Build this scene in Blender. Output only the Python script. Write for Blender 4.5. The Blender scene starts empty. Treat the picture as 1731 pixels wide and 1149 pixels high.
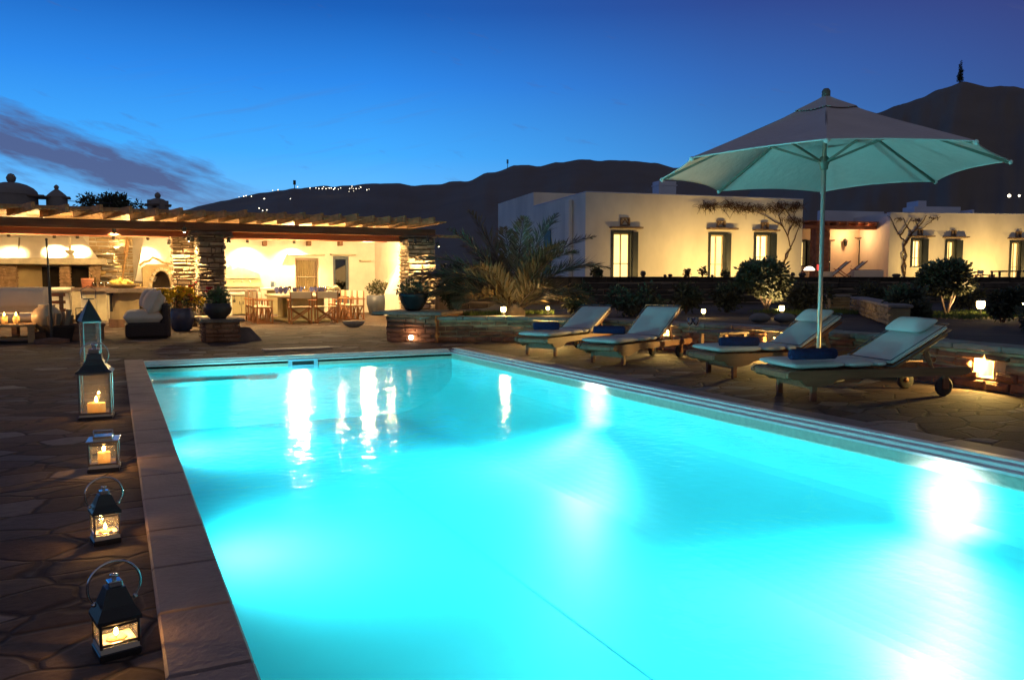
import bpy, math, random
from mathutils import Vector, Matrix
R=math.radians; PI=math.pi
rnd=random.Random(7)
sc=bpy.context.scene; COL=sc.collection
# ---------------------------------------------------------------- camera maths (photo pixels, 1731 x 1149)
F=1350.0; CX,CY=865.5,574.5; HC=1.2
TH=math.atan(101.5/F); YAW=math.atan(673.5/math.hypot(F,101.5))
FW=Vector((math.sin(YAW)*math.cos(TH),math.cos(YAW)*math.cos(TH),-math.sin(TH)))
RT=Vector((math.cos(YAW),-math.sin(YAW),0)); UP=RT.cross(FW); CAM=Vector((0,0,HC))
def ray(px,py): return FW+RT*((px-CX)/F)-UP*((py-CY)/F)
def PZ(px,py,z=0.0):
    d=ray(px,py); return CAM+d*((z-HC)/d.z)
def PY(px,py,Y):
    d=ray(px,py); return CAM+d*(Y/d.y)
def PD(px,py,dep): return CAM+ray(px,py)*dep
def PP(px,py,p0,n):
    d=ray(px,py); return CAM+d*((Vector(p0)-CAM).dot(n)/d.dot(n))
cd=bpy.data.cameras.new('camera'); cam=bpy.data.objects.new('camera',cd); COL.objects.link(cam)
cam.matrix_world=Matrix(((RT.x,UP.x,-FW.x,0),(RT.y,UP.y,-FW.y,0),(RT.z,UP.z,-FW.z,HC),(0,0,0,1)))
cd.sensor_width=36; cd.lens=36*F/1731; cd.clip_start=.05; cd.clip_end=9000; sc.camera=cam

# ---------------------------------------------------------------- materials
def newmat(name):
    m=bpy.data.materials.new(name); m.use_nodes=True; nt=m.node_tree
    b=nt.nodes.get('Principled BSDF'); return m,nt,b
def rgb(c): return (c[0],c[1],c[2],1)
def mixcol(nt,fac,a,b,mode='MIX'):
    n=nt.nodes.new('ShaderNodeMix'); n.data_type='RGBA'; n.blend_type=mode
    for s,v in ((0,fac),(6,a),(7,b)):
        if hasattr(v,'is_linked'): nt.links.new(v,n.inputs[s])
        else: n.inputs[s].default_value=v if s==0 else rgb(v)
    return n.outputs[2]
def ramp(nt,src,stops):
    r=nt.nodes.new('ShaderNodeValToRGB'); e=r.color_ramp.elements
    while len(e)<len(stops): e.new(.5)
    for k,(p,c) in enumerate(stops):
        e[k].position=p; e[k].color=rgb(c) if hasattr(c,'__len__') else (c,c,c,1)
    nt.links.new(src,r.inputs[0]); return r.outputs[0]
def math_(nt,op,a,b=None,c=None,clamp=False):
    n=nt.nodes.new('ShaderNodeMath'); n.operation=op; n.use_clamp=clamp
    for k,v in enumerate((a,b,c)):
        if v is None: continue
        if hasattr(v,'is_linked'): nt.links.new(v,n.inputs[k])
        else: n.inputs[k].default_value=v
    return n.outputs[0]
def coords(nt,kind='Object',scale=None):
    t=nt.nodes.new('ShaderNodeTexCoord'); o=t.outputs[kind]
    if scale:
        mp=nt.nodes.new('ShaderNodeMapping'); mp.inputs['Scale'].default_value=scale
        nt.links.new(o,mp.inputs[0]); o=mp.outputs[0]
    return o
def noise(nt,vec,scale,detail=4,rough=.55,out=0):
    n=nt.nodes.new('ShaderNodeTexNoise'); n.inputs['Scale'].default_value=scale
    n.inputs['Detail'].default_value=detail; n.inputs['Roughness'].default_value=rough
    if vec is not None: nt.links.new(vec,n.inputs['Vector'])
    return n.outputs[out]
def bump(nt,b,h,strength,dist=.02):
    n=nt.nodes.new('ShaderNodeBump'); n.inputs['Strength'].default_value=strength; n.inputs['Distance'].default_value=dist
    nt.links.new(h,n.inputs['Height']); nt.links.new(n.outputs[0],b.inputs['Normal'])
MC={}
def M(name,col,rough=.75,metal=0,var=.25,scale=6,bmp=.3,bscale=30,stretch=None,col2=None,spec=.4,bdist=.02):
    if name in MC: return MC[name]
    m,nt,b=newmat(name); v=coords(nt,'Object',stretch)
    n=noise(nt,v,scale,5)
    lo=[c*(1-var) for c in col]; hi=[min(1,c*(1+var)) for c in col] if col2 is None else col2
    c=ramp(nt,n,[(.3,lo),(.7,hi)]); nt.links.new(c,b.inputs['Base Color'])
    b.inputs['Roughness'].default_value=rough; b.inputs['Metallic'].default_value=metal
    b.inputs['Specular IOR Level'].default_value=spec
    if bmp: bump(nt,b,noise(nt,v,bscale,4),bmp,bdist)
    MC[name]=m; return m
def EM(name,col,st,var=0,scale=3):
    if name in MC: return MC[name]
    m,nt,b=newmat(name); nt.nodes.remove(b); e=nt.nodes.new('ShaderNodeEmission')
    e.inputs[0].default_value=rgb(col); e.inputs[1].default_value=st
    if var:
        n=noise(nt,coords(nt,'Object'),scale,2); nt.links.new(math_(nt,'MULTIPLY_ADD',n,var*2*st,st*(1-var)),e.inputs[1])
    nt.links.new(e.outputs[0],nt.nodes['Material Output'].inputs[0]); MC[name]=m; return m
def GLASS(name,tint=(1,1,1),gl=.08,rough=.02,dust=0):
    if name in MC: return MC[name]
    m,nt,b=newmat(name); nt.nodes.remove(b)
    t=nt.nodes.new('ShaderNodeBsdfTransparent'); t.inputs[0].default_value=rgb(tint)
    g=nt.nodes.new('ShaderNodeBsdfGlossy'); g.inputs['Roughness'].default_value=rough
    f=nt.nodes.new('ShaderNodeFresnel'); f.inputs[0].default_value=1.45
    fac=math_(nt,'ADD',f.outputs[0],gl-.04,clamp=True)
    x=nt.nodes.new('ShaderNodeMixShader'); nt.links.new(fac,x.inputs[0]); nt.links.new(t.outputs[0],x.inputs[1]); nt.links.new(g.outputs[0],x.inputs[2])
    if dust:
        dd=nt.nodes.new('ShaderNodeBsdfTranslucent'); d2=nt.nodes.new('ShaderNodeBsdfDiffuse'); y=nt.nodes.new('ShaderNodeMixShader'); y.inputs[0].default_value=.5; nt.links.new(dd.outputs[0],y.inputs[1]); nt.links.new(d2.outputs[0],y.inputs[2])
        z=nt.nodes.new('ShaderNodeMixShader'); z.inputs[0].default_value=dust; nt.links.new(x.outputs[0],z.inputs[1]); nt.links.new(y.outputs[0],z.inputs[2]); x=z
    nt.links.new(x.outputs[0],nt.nodes['Material Output'].inputs[0]); MC[name]=m; return m

# ---------------------------------------------------------------- mesh builder
class MB:
    def __init__(s): s.v=[]; s.f=[]; s.sm=[]
    def add(s,vs,fs,smooth=False,mtx=None):
        o=len(s.v)
        s.v+= [tuple(mtx@Vector(p)) for p in vs] if mtx is not None else [tuple(p) for p in vs]
        s.f+= [tuple(i+o for i in f) for f in fs]; s.sm+=[smooth]*len(fs); return s
    def box(s,c,d,rz=0,bev=0,mtx=None,rx=0,ry=0):
        x,y,z=[k/2 for k in d]
        m=Matrix.Translation(c)@Matrix.Rotation(rz,4,'Z')@Matrix.Rotation(ry,4,'Y')@Matrix.Rotation(rx,4,'X')
        if mtx is not None: m=mtx@m
        if bev<=0:
            vs=[(a*x,b*y,e*z) for a in(-1,1) for b in(-1,1) for e in(-1,1)]
            fs=[(0,1,3,2),(4,6,7,5),(0,4,5,1),(2,3,7,6),(0,2,6,4),(1,5,7,3)]
            return s.add(vs,fs,False,m)
        b=min(bev,x*.98,y*.98,z*.98); vs=[];fs=[];ix={}
        for sx in(-1,1):
            for sy in(-1,1):
                for sz in(-1,1):
                    for ax in range(3):
                        p=[sx*(x-b),sy*(y-b),sz*(z-b)]; p[ax]=(sx,sy,sz)[ax]*(x,y,z)[ax]
                        ix[(sx,sy,sz,ax)]=len(vs); vs.append(p)
        for ax in range(3):
            o=[k for k in range(3) if k!=ax]
            for sg in(-1,1):
                q=[]
                for (a,bb) in((-1,-1),(1,-1),(1,1),(-1,1)):
                    k=[0,0,0];k[ax]=sg;k[o[0]]=a;k[o[1]]=bb;q.append(ix[(*k,ax)])
                fs.append(tuple(q))
        for ax in range(3):
            o=[k for k in range(3) if k!=ax]
            for a in(-1,1):
                for bb in(-1,1):
                    q=[]
                    for t,axx in((-1,o[0]),(1,o[0]),(1,o[1]),(-1,o[1])):
                        k=[0,0,0];k[ax]=t;k[o[0]]=a;k[o[1]]=bb;q.append(ix[(*k,axx)])
                    fs.append(tuple(q))
        for sx in(-1,1):
            for sy in(-1,1):
                for sz in(-1,1): fs.append(tuple(ix[(sx,sy,sz,a)] for a in range(3)))
        return s.add(vs,fs,False,m)
    def bar(s,p,q,w,h,roll=0):
        p=Vector(p);q=Vector(q);d=q-p;L=d.length
        m=Matrix.Translation((p+q)/2)@d.to_track_quat('X','Z').to_matrix().to_4x4()
        if roll: m=m@Matrix.Rotation(roll,4,'X')
        return s.box((0,0,0),(L,w,h),mtx=m,bev=min(w,h)*.12)
    def tube(s,pts,r,n=8,cap=True,closed=False):
        pts=[Vector(p) for p in pts]; N=len(pts); rr=r if hasattr(r,'__len__') else [r]*N; vs=[];fs=[]
        prev=None
        for i,p in enumerate(pts):
            a=pts[(i-1)%N] if (i>0 or closed) else p; b=pts[(i+1)%N] if (i<N-1 or closed) else p
            t=(b-a); t=t.normalized() if t.length>1e-9 else Vector((0,0,1))
            if prev is None:
                u=t.orthogonal().normalized()
            else:
                u=prev-t*prev.dot(t); u=u.normalized() if u.length>1e-6 else t.orthogonal().normalized()
            prev=u; w=t.cross(u)
            for k in range(n):
                an=2*PI*k/n; vs.append(p+(u*math.cos(an)+w*math.sin(an))*rr[i])
        for i in range(N if closed else N-1):
            j=(i+1)%N
            for k in range(n): fs.append((i*n+k,i*n+(k+1)%n,j*n+(k+1)%n,j*n+k))
        s.add(vs,fs,True)
        if cap and not closed:
            s.add(vs[:n],[tuple(range(n))[::-1]]); s.add(vs[-n:],[tuple(range(n))])
        return s
    def lathe(s,prof,c=(0,0,0),n=20,mtx=None,cap=True,sq=1.0,jit=0):
        vs=[];fs=[]; m=Matrix.Translation(c)
        if mtx is not None: m=mtx@m
        for (r,z) in prof:
            for k in range(n):
                a=2*PI*k/n; j=1+rnd.uniform(-jit,jit); vs.append((r*j*math.cos(a),r*j*sq*math.sin(a),z))
        for i in range(len(prof)-1):
            for k in range(n): fs.append((i*n+k,i*n+(k+1)%n,(i+1)*n+(k+1)%n,(i+1)*n+k))
        s.add(vs,fs,True,m)
        if cap:
            if prof[0][0]>1e-4: s.add(vs[:n],[tuple(range(n))[::-1]],False,m)
            if prof[-1][0]>1e-4: s.add(vs[-n:],[tuple(range(n))],False,m)
        return s
    def prism(s,poly,z0,z1,mtx=None):
        n=len(poly); vs=[(x,y,z0) for x,y in poly]+[(x,y,z1) for x,y in poly]
        fs=[tuple(range(n))[::-1],tuple(range(n,2*n))]+[(i,(i+1)%n,n+(i+1)%n,n+i) for i in range(n)]
        return s.add(vs,fs,False,mtx)
    def ball(s,c,r,n=12,m=8,sc_=(1,1,1),mtx=None,jit=0):
        prof=[(math.sin(PI*i/m),-math.cos(PI*i/m)) for i in range(m+1)]; vs=[];fs=[]
        for i,(a,z) in enumerate(prof):
            for k in range(n):
                t=2*PI*k/n; q=1+rnd.uniform(-jit,jit); vs.append((c[0]+r*sc_[0]*a*q*math.cos(t),c[1]+r*sc_[1]*a*q*math.sin(t),c[2]+r*sc_[2]*z*q))
        for i in range(m):
            for k in range(n): fs.append((i*n+k,i*n+(k+1)%n,(i+1)*n+(k+1)%n,(i+1)*n+k))
        return s.add(vs,fs,True,mtx)
    def quad(s,a,b,c,d): return s.add([a,b,c,d],[(0,1,2,3)])
    def leaf(s,p,d,up,L,w):
        d=Vector(d).normalized(); u=d.cross(Vector(up)); u=u.normalized() if u.length>1e-5 else d.orthogonal().normalized()
        p=Vector(p); mid=p+d*L*.5
        return s.add([p,mid+u*w*.5,p+d*L,mid-u*w*.5],[(0,1,2,3)])
    def leaves(s,blobs,n,size,rg,shell=.55):
        tot=sum(b[3]**2 for b in blobs)
        for b in blobs:
            for _ in range(max(1,int(n*b[3]**2/tot))):
                while True:
                    d=Vector((rg.uniform(-1,1),rg.uniform(-1,1),rg.uniform(-1,1)))
                    if .05<d.length<1: break
                d.normalize(); rr=b[3]*(shell+(1-shell)*rg.random())*(1+.12*rg.gauss(0,1))
                sz=b[4] if len(b)>4 else 1
                p=Vector(b[:3])+Vector((d.x*rr,d.y*rr,d.z*rr*sz))
                dd=(d+Vector((rg.uniform(-1,1),rg.uniform(-1,1),rg.uniform(-.8,.8)))).normalized()
                s.leaf(p,dd,(rg.uniform(-1,1),rg.uniform(-1,1),rg.uniform(.2,1)),size*rg.uniform(.7,1.4),size*rg.uniform(.4,.7))
        return s
    def build(s,name,mat,parent=None,loc=None,bevel=0,sub=0):
        me=bpy.data.meshes.new(name); me.from_pydata(s.v,[],s.f); me.polygons.foreach_set('use_smooth',s.sm); me.update()
        o=bpy.data.objects.new(name,me); COL.objects.link(o)
        for mm in (mat if isinstance(mat,(list,tuple)) else [mat]): me.materials.append(mm)
        if parent: o.parent=parent
        if loc: o.location=loc
        if bevel:
            md=o.modifiers.new('b','BEVEL'); md.width=bevel; md.segments=2; md.limit_method='ANGLE'
        if sub:
            md=o.modifiers.new('s','SUBSURF'); md.levels=sub; md.render_levels=sub
            for p in me.polygons: p.use_smooth=True
        return o
def thing(name,label,cat,loc=(0,0,0),rz=0,group=None):
    o=bpy.data.objects.new(name,None); COL.objects.link(o); o.location=loc; o.rotation_euler=(0,0,rz); o.empty_display_size=.1
    o['label']=label; o['category']=cat
    if group: o['group']=group
    return o
def tag(o,label,cat,group=None):
    o['label']=label; o['category']=cat
    if group: o['group']=group
    return o
def struct(o): o['kind']='structure'; return o
CH={}
def dup(root,loc=None,rz=None,label=None,group=None,scale=None):
    def cp(o,par):
        c=o.copy(); COL.objects.link(c)
        if par: c.parent=par
        for ch in list(o.children): cp(ch,c)
        return c
    r=cp(root,None)
    if loc is not None: r.location=loc
    if rz is not None: r.rotation_euler=(0,0,rz)
    if label: r['label']=label
    if group: r['group']=group
    if scale: r.scale=(scale,)*3
    return r
def light(name,kind,loc,col,power,size=.03,parent=None,aim=None,cone=90,blend=.5):
    d=bpy.data.lights.new(name,kind); d.color=col; d.energy=power
    if kind in('POINT','SPOT'): d.shadow_soft_size=size
    if kind=='SPOT': d.spot_size=R(cone); d.spot_blend=blend
    if kind=='AREA': d.size=size
    o=bpy.data.objects.new(name,d); COL.objects.link(o); o.location=loc
    if aim is not None: o.rotation_euler=(Vector(aim)-Vector(loc)).to_track_quat('-Z','Y').to_euler()
    if parent: o.parent=parent
    return o
WARM=(1,.68,.29); AMB=(1,.55,.16); CANDLE=(1,.5,.14)
# irregular stones laid in courses on the vertical rectangle  o + u*s + z, facing n
def stones(mb,o,u,n,L,H,ch=(.06,.16),cw=(.12,.42),out=.05,gap=.018,skip=None,rg=rnd):
    o=Vector(o);u=Vector(u).normalized();n=Vector(n).normalized();zz=Vector((0,0,1)); z=0
    while z<H-.01:
        h=min(rg.uniform(*ch),H-z)
        if H-z-h<ch[0]*.6: h=H-z
        s=0
        while s<L-.01:
            w=min(rg.uniform(*cw),L-s)
            if L-s-w<cw[0]*.5: w=L-s
            if not(skip and skip(s+w/2,z+h/2)):
                hh=h*(rg.uniform(.75,1) if h>ch[0] else 1); zo=z+(h-hh)*rg.random(); d=out*rg.uniform(.45,1.15); g=gap*.5*rg.uniform(.5,1.6); c=min(.022,w*.2,hh*.28)
                P=lambda a,b,k:o+u*a+zz*b+n*k
                jt=lambda k:rg.uniform(-k,k)
                x0,x1,y0,y1=s+g,s+w-g,zo+g,zo+hh-g
                base=[(x0+jt(g),y0+jt(g)),(x1+jt(g),y0+jt(g)),(x1+jt(g),y1+jt(g)),(x0+jt(g),y1+jt(g))]
                vs=[P(a,b,0) for a,b in base]+[P(a,b,d*.7) for a,b in base]
                cx,cy=(x0+x1)/2,(y0+y1)/2
                vs+= [P(a+math.copysign(c,cx-a)+jt(c*.4),b+math.copysign(c,cy-b)+jt(c*.4),d+jt(.008)) for a,b in base]
                fs=[(8,9,10,11)]
                for k in range(4):
                    k2=(k+1)%4; fs+=[(k,k2,4+k2,4+k),(4+k,4+k2,8+k2,8+k)]
                mb.add(vs,fs)
            s+=w
        z+=h
    return mb
# ---------------------------------------------------------------- sky, fill light
w=bpy.data.worlds.new('World'); sc.world=w; w.use_nodes=True; nt=w.node_tree; bg=nt.nodes['Background']
dirv=coords(nt,'Generated'); sep=nt.nodes.new('ShaderNodeSeparateXYZ'); nt.links.new(dirv,sep.inputs[0])
dx,dy,dz=sep.outputs
hl=math_(nt,'SQRT',math_(nt,'ADD',math_(nt,'MULTIPLY',dx,dx),math_(nt,'MULTIPLY',dy,dy)))
hl=math_(nt,'MAXIMUM',hl,1e-4)
saz=R(-14)
cosd=math_(nt,'DIVIDE',math_(nt,'ADD',math_(nt,'MULTIPLY',dx,math.sin(saz)),math_(nt,'MULTIPLY',dy,math.cos(saz))),hl)
fac=ramp(nt,cosd,[(.22,0.0),(.57,.42),(.86,1.0)])
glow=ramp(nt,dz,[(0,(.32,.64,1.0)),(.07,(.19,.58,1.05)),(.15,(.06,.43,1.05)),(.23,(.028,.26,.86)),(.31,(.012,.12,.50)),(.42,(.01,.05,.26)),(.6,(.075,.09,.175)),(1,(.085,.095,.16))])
dusk=ramp(nt,dz,[(0,(.055,.19,.56)),(.10,(.048,.12,.40)),(.2,(.042,.072,.25)),(.31,(.042,.040,.165)),(.42,(.05,.05,.14)),(.6,(.075,.09,.17)),(1,(.085,.095,.16))])  # zenith stops of both ramps raised above natural as unseen ambient fill
sky=mixcol(nt,fac,dusk,glow)
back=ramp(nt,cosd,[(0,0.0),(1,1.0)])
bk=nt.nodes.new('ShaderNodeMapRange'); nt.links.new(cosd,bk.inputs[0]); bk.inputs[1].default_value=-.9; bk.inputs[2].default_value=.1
sky=mixcol(nt,bk.outputs[0],(.08,.08,.10),sky)  # unseen sky behind the camera, toned as neutral fill
# dusk cloud bank: streaks in azimuth / elevation
az=math_(nt,'ARCTAN2',dx,dy); el=math_(nt,'ARCSINE',dz)
def azel(px,py):
    d=ray(px,py).normalized(); return math.atan2(d.x,d.y),math.asin(d.z)
a0,e0=azel(0,225); a1,e1=azel(380,335)
comb=nt.nodes.new('ShaderNodeCombineXYZ'); ln=math.hypot(a1-a0,e1-e0); ca,sa=(a1-a0)/ln,(e1-e0)/ln
da=math_(nt,'SUBTRACT',az,a0); de=math_(nt,'SUBTRACT',el,e0)
s_=math_(nt,'ADD',math_(nt,'MULTIPLY',da,ca),math_(nt,'MULTIPLY',de,sa)); t_=math_(nt,'SUBTRACT',math_(nt,'MULTIPLY',de,ca),math_(nt,'MULTIPLY',da,sa))
nt.links.new(math_(nt,'MULTIPLY',s_,9),comb.inputs[0]); nt.links.new(math_(nt,'MULTIPLY',t_,42),comb.inputs[1])
nz=noise(nt,comb.outputs[0],1.3,6,.6)
tw=math_(nt,'DIVIDE',t_,.034); gau=math_(nt,'POWER',2.718,math_(nt,'MULTIPLY',math_(nt,'MULTIPLY',tw,tw),-1))
along=ramp(nt,math_(nt,'MULTIPLY_ADD',s_,1.0,.5),[(.28,0.0),(.42,1.0),(.66,1.0),(.83,0.0)])
m1=math_(nt,'MULTIPLY',gau,along)
cl=ramp(nt,math_(nt,'ADD',math_(nt,'MULTIPLY',m1,.50),math_(nt,'MULTIPLY',nz,1.0)),[(.63,0.0),(.97,1.0)])
sky=mixcol(nt,math_(nt,'MULTIPLY',cl,.92),sky,(.085,.105,.235))
# thin cirrus further right and low bank on the horizon
c2=nt.nodes.new('ShaderNodeCombineXYZ'); nt.links.new(math_(nt,'MULTIPLY',math_(nt,'ADD',az,math_(nt,'MULTIPLY',el,-1.5)),7),c2.inputs[0]); nt.links.new(math_(nt,'MULTIPLY',math_(nt,'ADD',el,math_(nt,'MULTIPLY',az,-.22)),75),c2.inputs[1]); c2.inputs[2].default_value=4.7
n2=noise(nt,c2.outputs[0],1.0,5,.6)
band=math_(nt,'DIVIDE',math_(nt,'SUBTRACT',el,.19),.045); band=math_(nt,'POWER',2.718,math_(nt,'MULTIPLY',math_(nt,'MULTIPLY',band,band),-1))
rng=ramp(nt,math_(nt,'MULTIPLY_ADD',az,1.0,.3),[(.25,0.0),(.4,1.0),(.62,1.0),(.75,0.0)])
k2=math_(nt,'MULTIPLY',ramp(nt,n2,[(.52,0.0),(.78,1.0)]),math_(nt,'MULTIPLY',band,rng))
sky=mixcol(nt,math_(nt,'MULTIPLY',k2,.5),sky,(.10,.19,.42))
lowb=ramp(nt,math_(nt,'ADD',el,math_(nt,'MULTIPLY',nz,.03)),[(.09,1.0),(.125,0.0)])
sky=mixcol(nt,math_(nt,'MULTIPLY',math_(nt,'MULTIPLY',lowb,.5),ramp(nt,math_(nt,'MULTIPLY_ADD',az,1.0,.3),[(.3,.2),(.45,1.0),(.6,0.0)])),sky,(.17,.17,.33))
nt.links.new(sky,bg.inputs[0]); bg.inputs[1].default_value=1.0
fl=light('twilight_fill','SUN',(0,-20,40),(1,.97,.93),.15); fl.data.angle=R(70)
fl.rotation_euler=Vector((.25,1,-.22)).to_track_quat('-Z','Y').to_euler()

# ---------------------------------------------------------------- ground and patio
def flag_mat():
    m,nt,b=newmat('flagstone'); v=coords(nt,'Object')
    wob=nt.nodes.new('ShaderNodeMix'); wob.data_type='RGBA'; wob.blend_type='LINEAR_LIGHT'; wob.inputs[0].default_value=.07
    nt.links.new(v,wob.inputs[6]); nt.links.new(noise(nt,v,2.2,3,.6,1),wob.inputs[7]); vv=wob.outputs[2]
    mp=nt.nodes.new('ShaderNodeMapping'); mp.inputs['Scale'].default_value=(1.5,2.3,1); mp.inputs['Rotation'].default_value=(0,0,.35); nt.links.new(vv,mp.inputs[0])
    vo=nt.nodes.new('ShaderNodeTexVoronoi'); vo.feature='DISTANCE_TO_EDGE'; vo.inputs['Scale'].default_value=1.75; nt.links.new(mp.outputs[0],vo.inputs['Vector'])
    vc=nt.nodes.new('ShaderNodeTexVoronoi'); vc.inputs['Scale'].default_value=1.75; nt.links.new(mp.outputs[0],vc.inputs['Vector'])
    hsv=nt.nodes.new('ShaderNodeSeparateColor'); nt.links.new(vc.outputs['Color'],hsv.inputs[0])
    cell=ramp(nt,hsv.outputs[0],[(0,(.06,.04,.034)),(.35,(.10,.068,.052)),(.6,(.135,.095,.07)),(.85,(.085,.072,.072)),(1,(.24,.20,.18))])
    grain=noise(nt,coords(nt,'Object',(4,8,1)),4,9,.72)
    c=mixcol(nt,.75,cell,ramp(nt,grain,[(.25,.45),(.72,1.25)]),'MULTIPLY')
    edge=ramp(nt,vo.outputs[0],[(.012,0.0),(.04,1.0)])
    c=mixcol(nt,edge,(.04,.03,.026),c)
    nt.links.new(c,b.inputs['Base Color']); b.inputs['Roughness'].default_value=.88; b.inputs['Specular IOR Level'].default_value=.15
    hgt=math_(nt,'ADD',math_(nt,'MULTIPLY',ramp(nt,vo.outputs[0],[(.01,0.0),(.05,1.0)]),1.0),math_(nt,'MULTIPLY',grain,.55))
    hgt=math_(nt,'ADD',hgt,math_(nt,'MULTIPLY',hsv.outputs[1],.35))
    bump(nt,b,hgt,.42,.02); return m
FLAG=flag_mat()
X0,X1,Y0,Y1=.10,5.62,-3.3,12.95      # pool coping outer edge
XA,XB,YA,YB=-16,9.3,-7,31
mb=MB()
for a,b_,c,d in((XA,X0,YA,YB),(X1,XB,YA,YB),(X0,X1,Y1,YB),(X0,X1,YA,Y0)): mb.quad((a,c,0),(b_,c,0),(b_,d,0),(a,d,0))
struct(mb.build('patio',FLAG))
SOIL=M('soil',(.16,.13,.10),.95,0,.4,.8,.5,9)
mb=MB(); G=5000; a,b_,c,d=XA+.5,XB-.5,YA+.5,YB-.5
for p,q,r_,s in((-G,a,-G,G),(b_,G,-G,G),(a,b_,d,G),(a,b_,-G,c)): mb.quad((p,r_,-.012),(q,r_,-.012),(q,s,-.012),(p,s,-.012))
struct(mb.build('ground',SOIL))

# ---------------------------------------------------------------- hills
from mathutils import noise as noise2
HILL=M('dry_hillside',(.15,.12,.085),.95,0,.1,.01,0)
def hill(prof,dist,name,nr=16,amp=1.0,seed=3):
    rg=random.Random(seed); mb=MB(); cols=[]
    xs=[p[0] for p in prof]; n=420; x0,x1=xs[0],xs[-1]; ph=[rg.uniform(0,7) for _ in range(12)]
    def h(px):
        for (xa,ya),(xb,yb) in zip(prof,prof[1:]):
            if xa<=px<=xb:
                t=(px-xa)/(xb-xa); t=t*t*(3-2*t)*.45+t*.55; return ya+(yb-ya)*t
        return prof[-1][1]
    vs=[]
    for i in range(n+1):
        px=x0+(x1-x0)*i/n; y=h(px)+amp*(3*noise2.noise(Vector((px*.02,seed,.5)))+1.6*noise2.noise(Vector((px*.07,seed,2)))+.9*noise2.noise(Vector((px*.25,seed,4))))
        d=ray(px,y); hd=math.hypot(d.x,d.y); z=HC+dist*d.z/hd
        for j in range(nr+1):
            t=j/nr
            if t<.8: rr=dist*(.22+.78*t/.8); zz=-2+(z+2)*((t/.8)**1.15)
            else: rr=dist*(1+.6*(t-.8)/.2); zz=z*(1-(t-.8)/.2*.9)
            zz+= 0 if abs(t-.8)<1e-6 else z*.03*(noise2.noise(Vector((px*.012,j*.45,seed)))+.5*noise2.noise(Vector((px*.04,j*.9,seed+3))))
            if t>.8: zz=min(zz,z-abs(t-.8)*z*.5)
            vs.append((rr*d.x/hd,rr*d.y/hd,zz))
    fs=[(i*(nr+1)+j,(i+1)*(nr+1)+j,(i+1)*(nr+1)+j+1,i*(nr+1)+j+1) for i in range(n) for j in range(nr)]
    mb.add(vs,fs,True); return struct(mb.build(name,HILL))
far=[(-700,420),(-300,405),(0,395),(180,380),(300,353),(350,343),(400,333),(440,325),(500,314),(560,309),(640,303),(665,303),(700,311),(735,308),(790,299),(830,285),(870,278),(910,277),(975,265),(1060,267),(1110,271),(1150,279),(1250,288),(1400,300),(1600,330),(2000,380)]
hill(far,1500,'hills',amp=.7)
near=[(1130,420),(1200,390),(1300,290),(1380,232),(1440,200),(1480,184),(1530,163),(1560,152),(1600,140),(1625,133),(1650,137),(1680,135),(1702,132),(1731,137),(1800,150),(1950,170),(2300,230),(2700,300)]
hill(near,800,'hill_slope',amp=.6,seed=9)
TOWN=EM('town_light',(1,.86,.62),5)
tl=MB().ball((0,0,0),1.0,8,6).build('village_lamp',TOWN)
tag(tl,'tiny white village lamp glowing on the far dark hillside','lamp','village lamps on the hillside')
pts=[(404,333),(412,332),(416,331),(425,332),(447,336),(461,322),(470,321),(503,316),(524,318),(534,318),(539,319),(545,319),(547,316),(551,319),(555,318),(557,318),(560,318),(564,320),(566,318),(572,320),(576,318),(591,319),(594,318),(595,315),(597,319),(590,324),(598,323),(602,319),(607,319),(609,316),(610,317),(620,321),(624,320),(446,336),(491,336),(438,352),(444,356),(451,355),(446,360),(451,363)]
o=None
def onhill(px,py,dist,prof):
    # depth where the slope passes under this pixel (same formula as the mesh)
    best=None; d=ray(px,py); hd=math.hypot(d.x,d.y)
    y=None
    for (xa,ya),(xb,yb) in zip(prof,prof[1:]):
        if xa<=px<=xb: t=(px-xa)/(xb-xa); y=ya+(yb-ya)*t
    dr=ray(px,min(y,py-1)); z=HC+dist*dr.z/math.hypot(dr.x,dr.y)
    for k in range(200):
        t=.8*k/199; rr=dist*(.22+.78*t/.8); zz=-2+(z+2)*((t/.8)**1.15)
        if zz+z*.03>=HC+rr*d.z/hd: best=rr; break
    return CAM+d*((best or dist)*.93/hd)
for k,(px,py) in enumerate(pts):
    p=onhill(px,py,1500,far); s=(p-CAM).length/1500*rnd.uniform(.4,.95)
    if k==0: o=tl
    else: o=tl.copy(); COL.objects.link(o)
    o.location=p; o.scale=(s,s,s)
for k,(px,py) in enumerate(((1706,331),(1723,331))):
    p=onhill(px,py,800,near); o=tl.copy(); COL.objects.link(o); o.location=p; o.scale=(.45 if k==0 else .3,)*3
    o['label']=('larger' if k==0 else 'smaller')+' of two lamps on the near slope behind the right-hand house'; o['group']='lamps on the near slope'
DARK=M('dark_metal',(.05,.05,.05),.5,.3,.2,5,0)
def mast(px,py0,py1,dist,rad,lab):
    a=PD(px,py1,dist); b=PD(px,py0,dist); base=a.copy(); t=thing('radio_mast',lab,'mast',base)
    h=b.z-a.z
    MB().tube([(0,0,-6),(0,0,h)],[rad,rad*.5],6).build('pole',DARK,t)
    m2=MB()
    for k in range(4): m2.box((0,0,h*(.45+.16*k)),(rad*5,rad*1.2,rad*2))
    m2.build('antenna',DARK,t)
mast(498,305,317,1350,.9,'thin radio mast on the ridge above the village lamps')
mast(858,270,281,1380,.7,'thin radio mast on the ridge left of the highest far summit')
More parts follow.
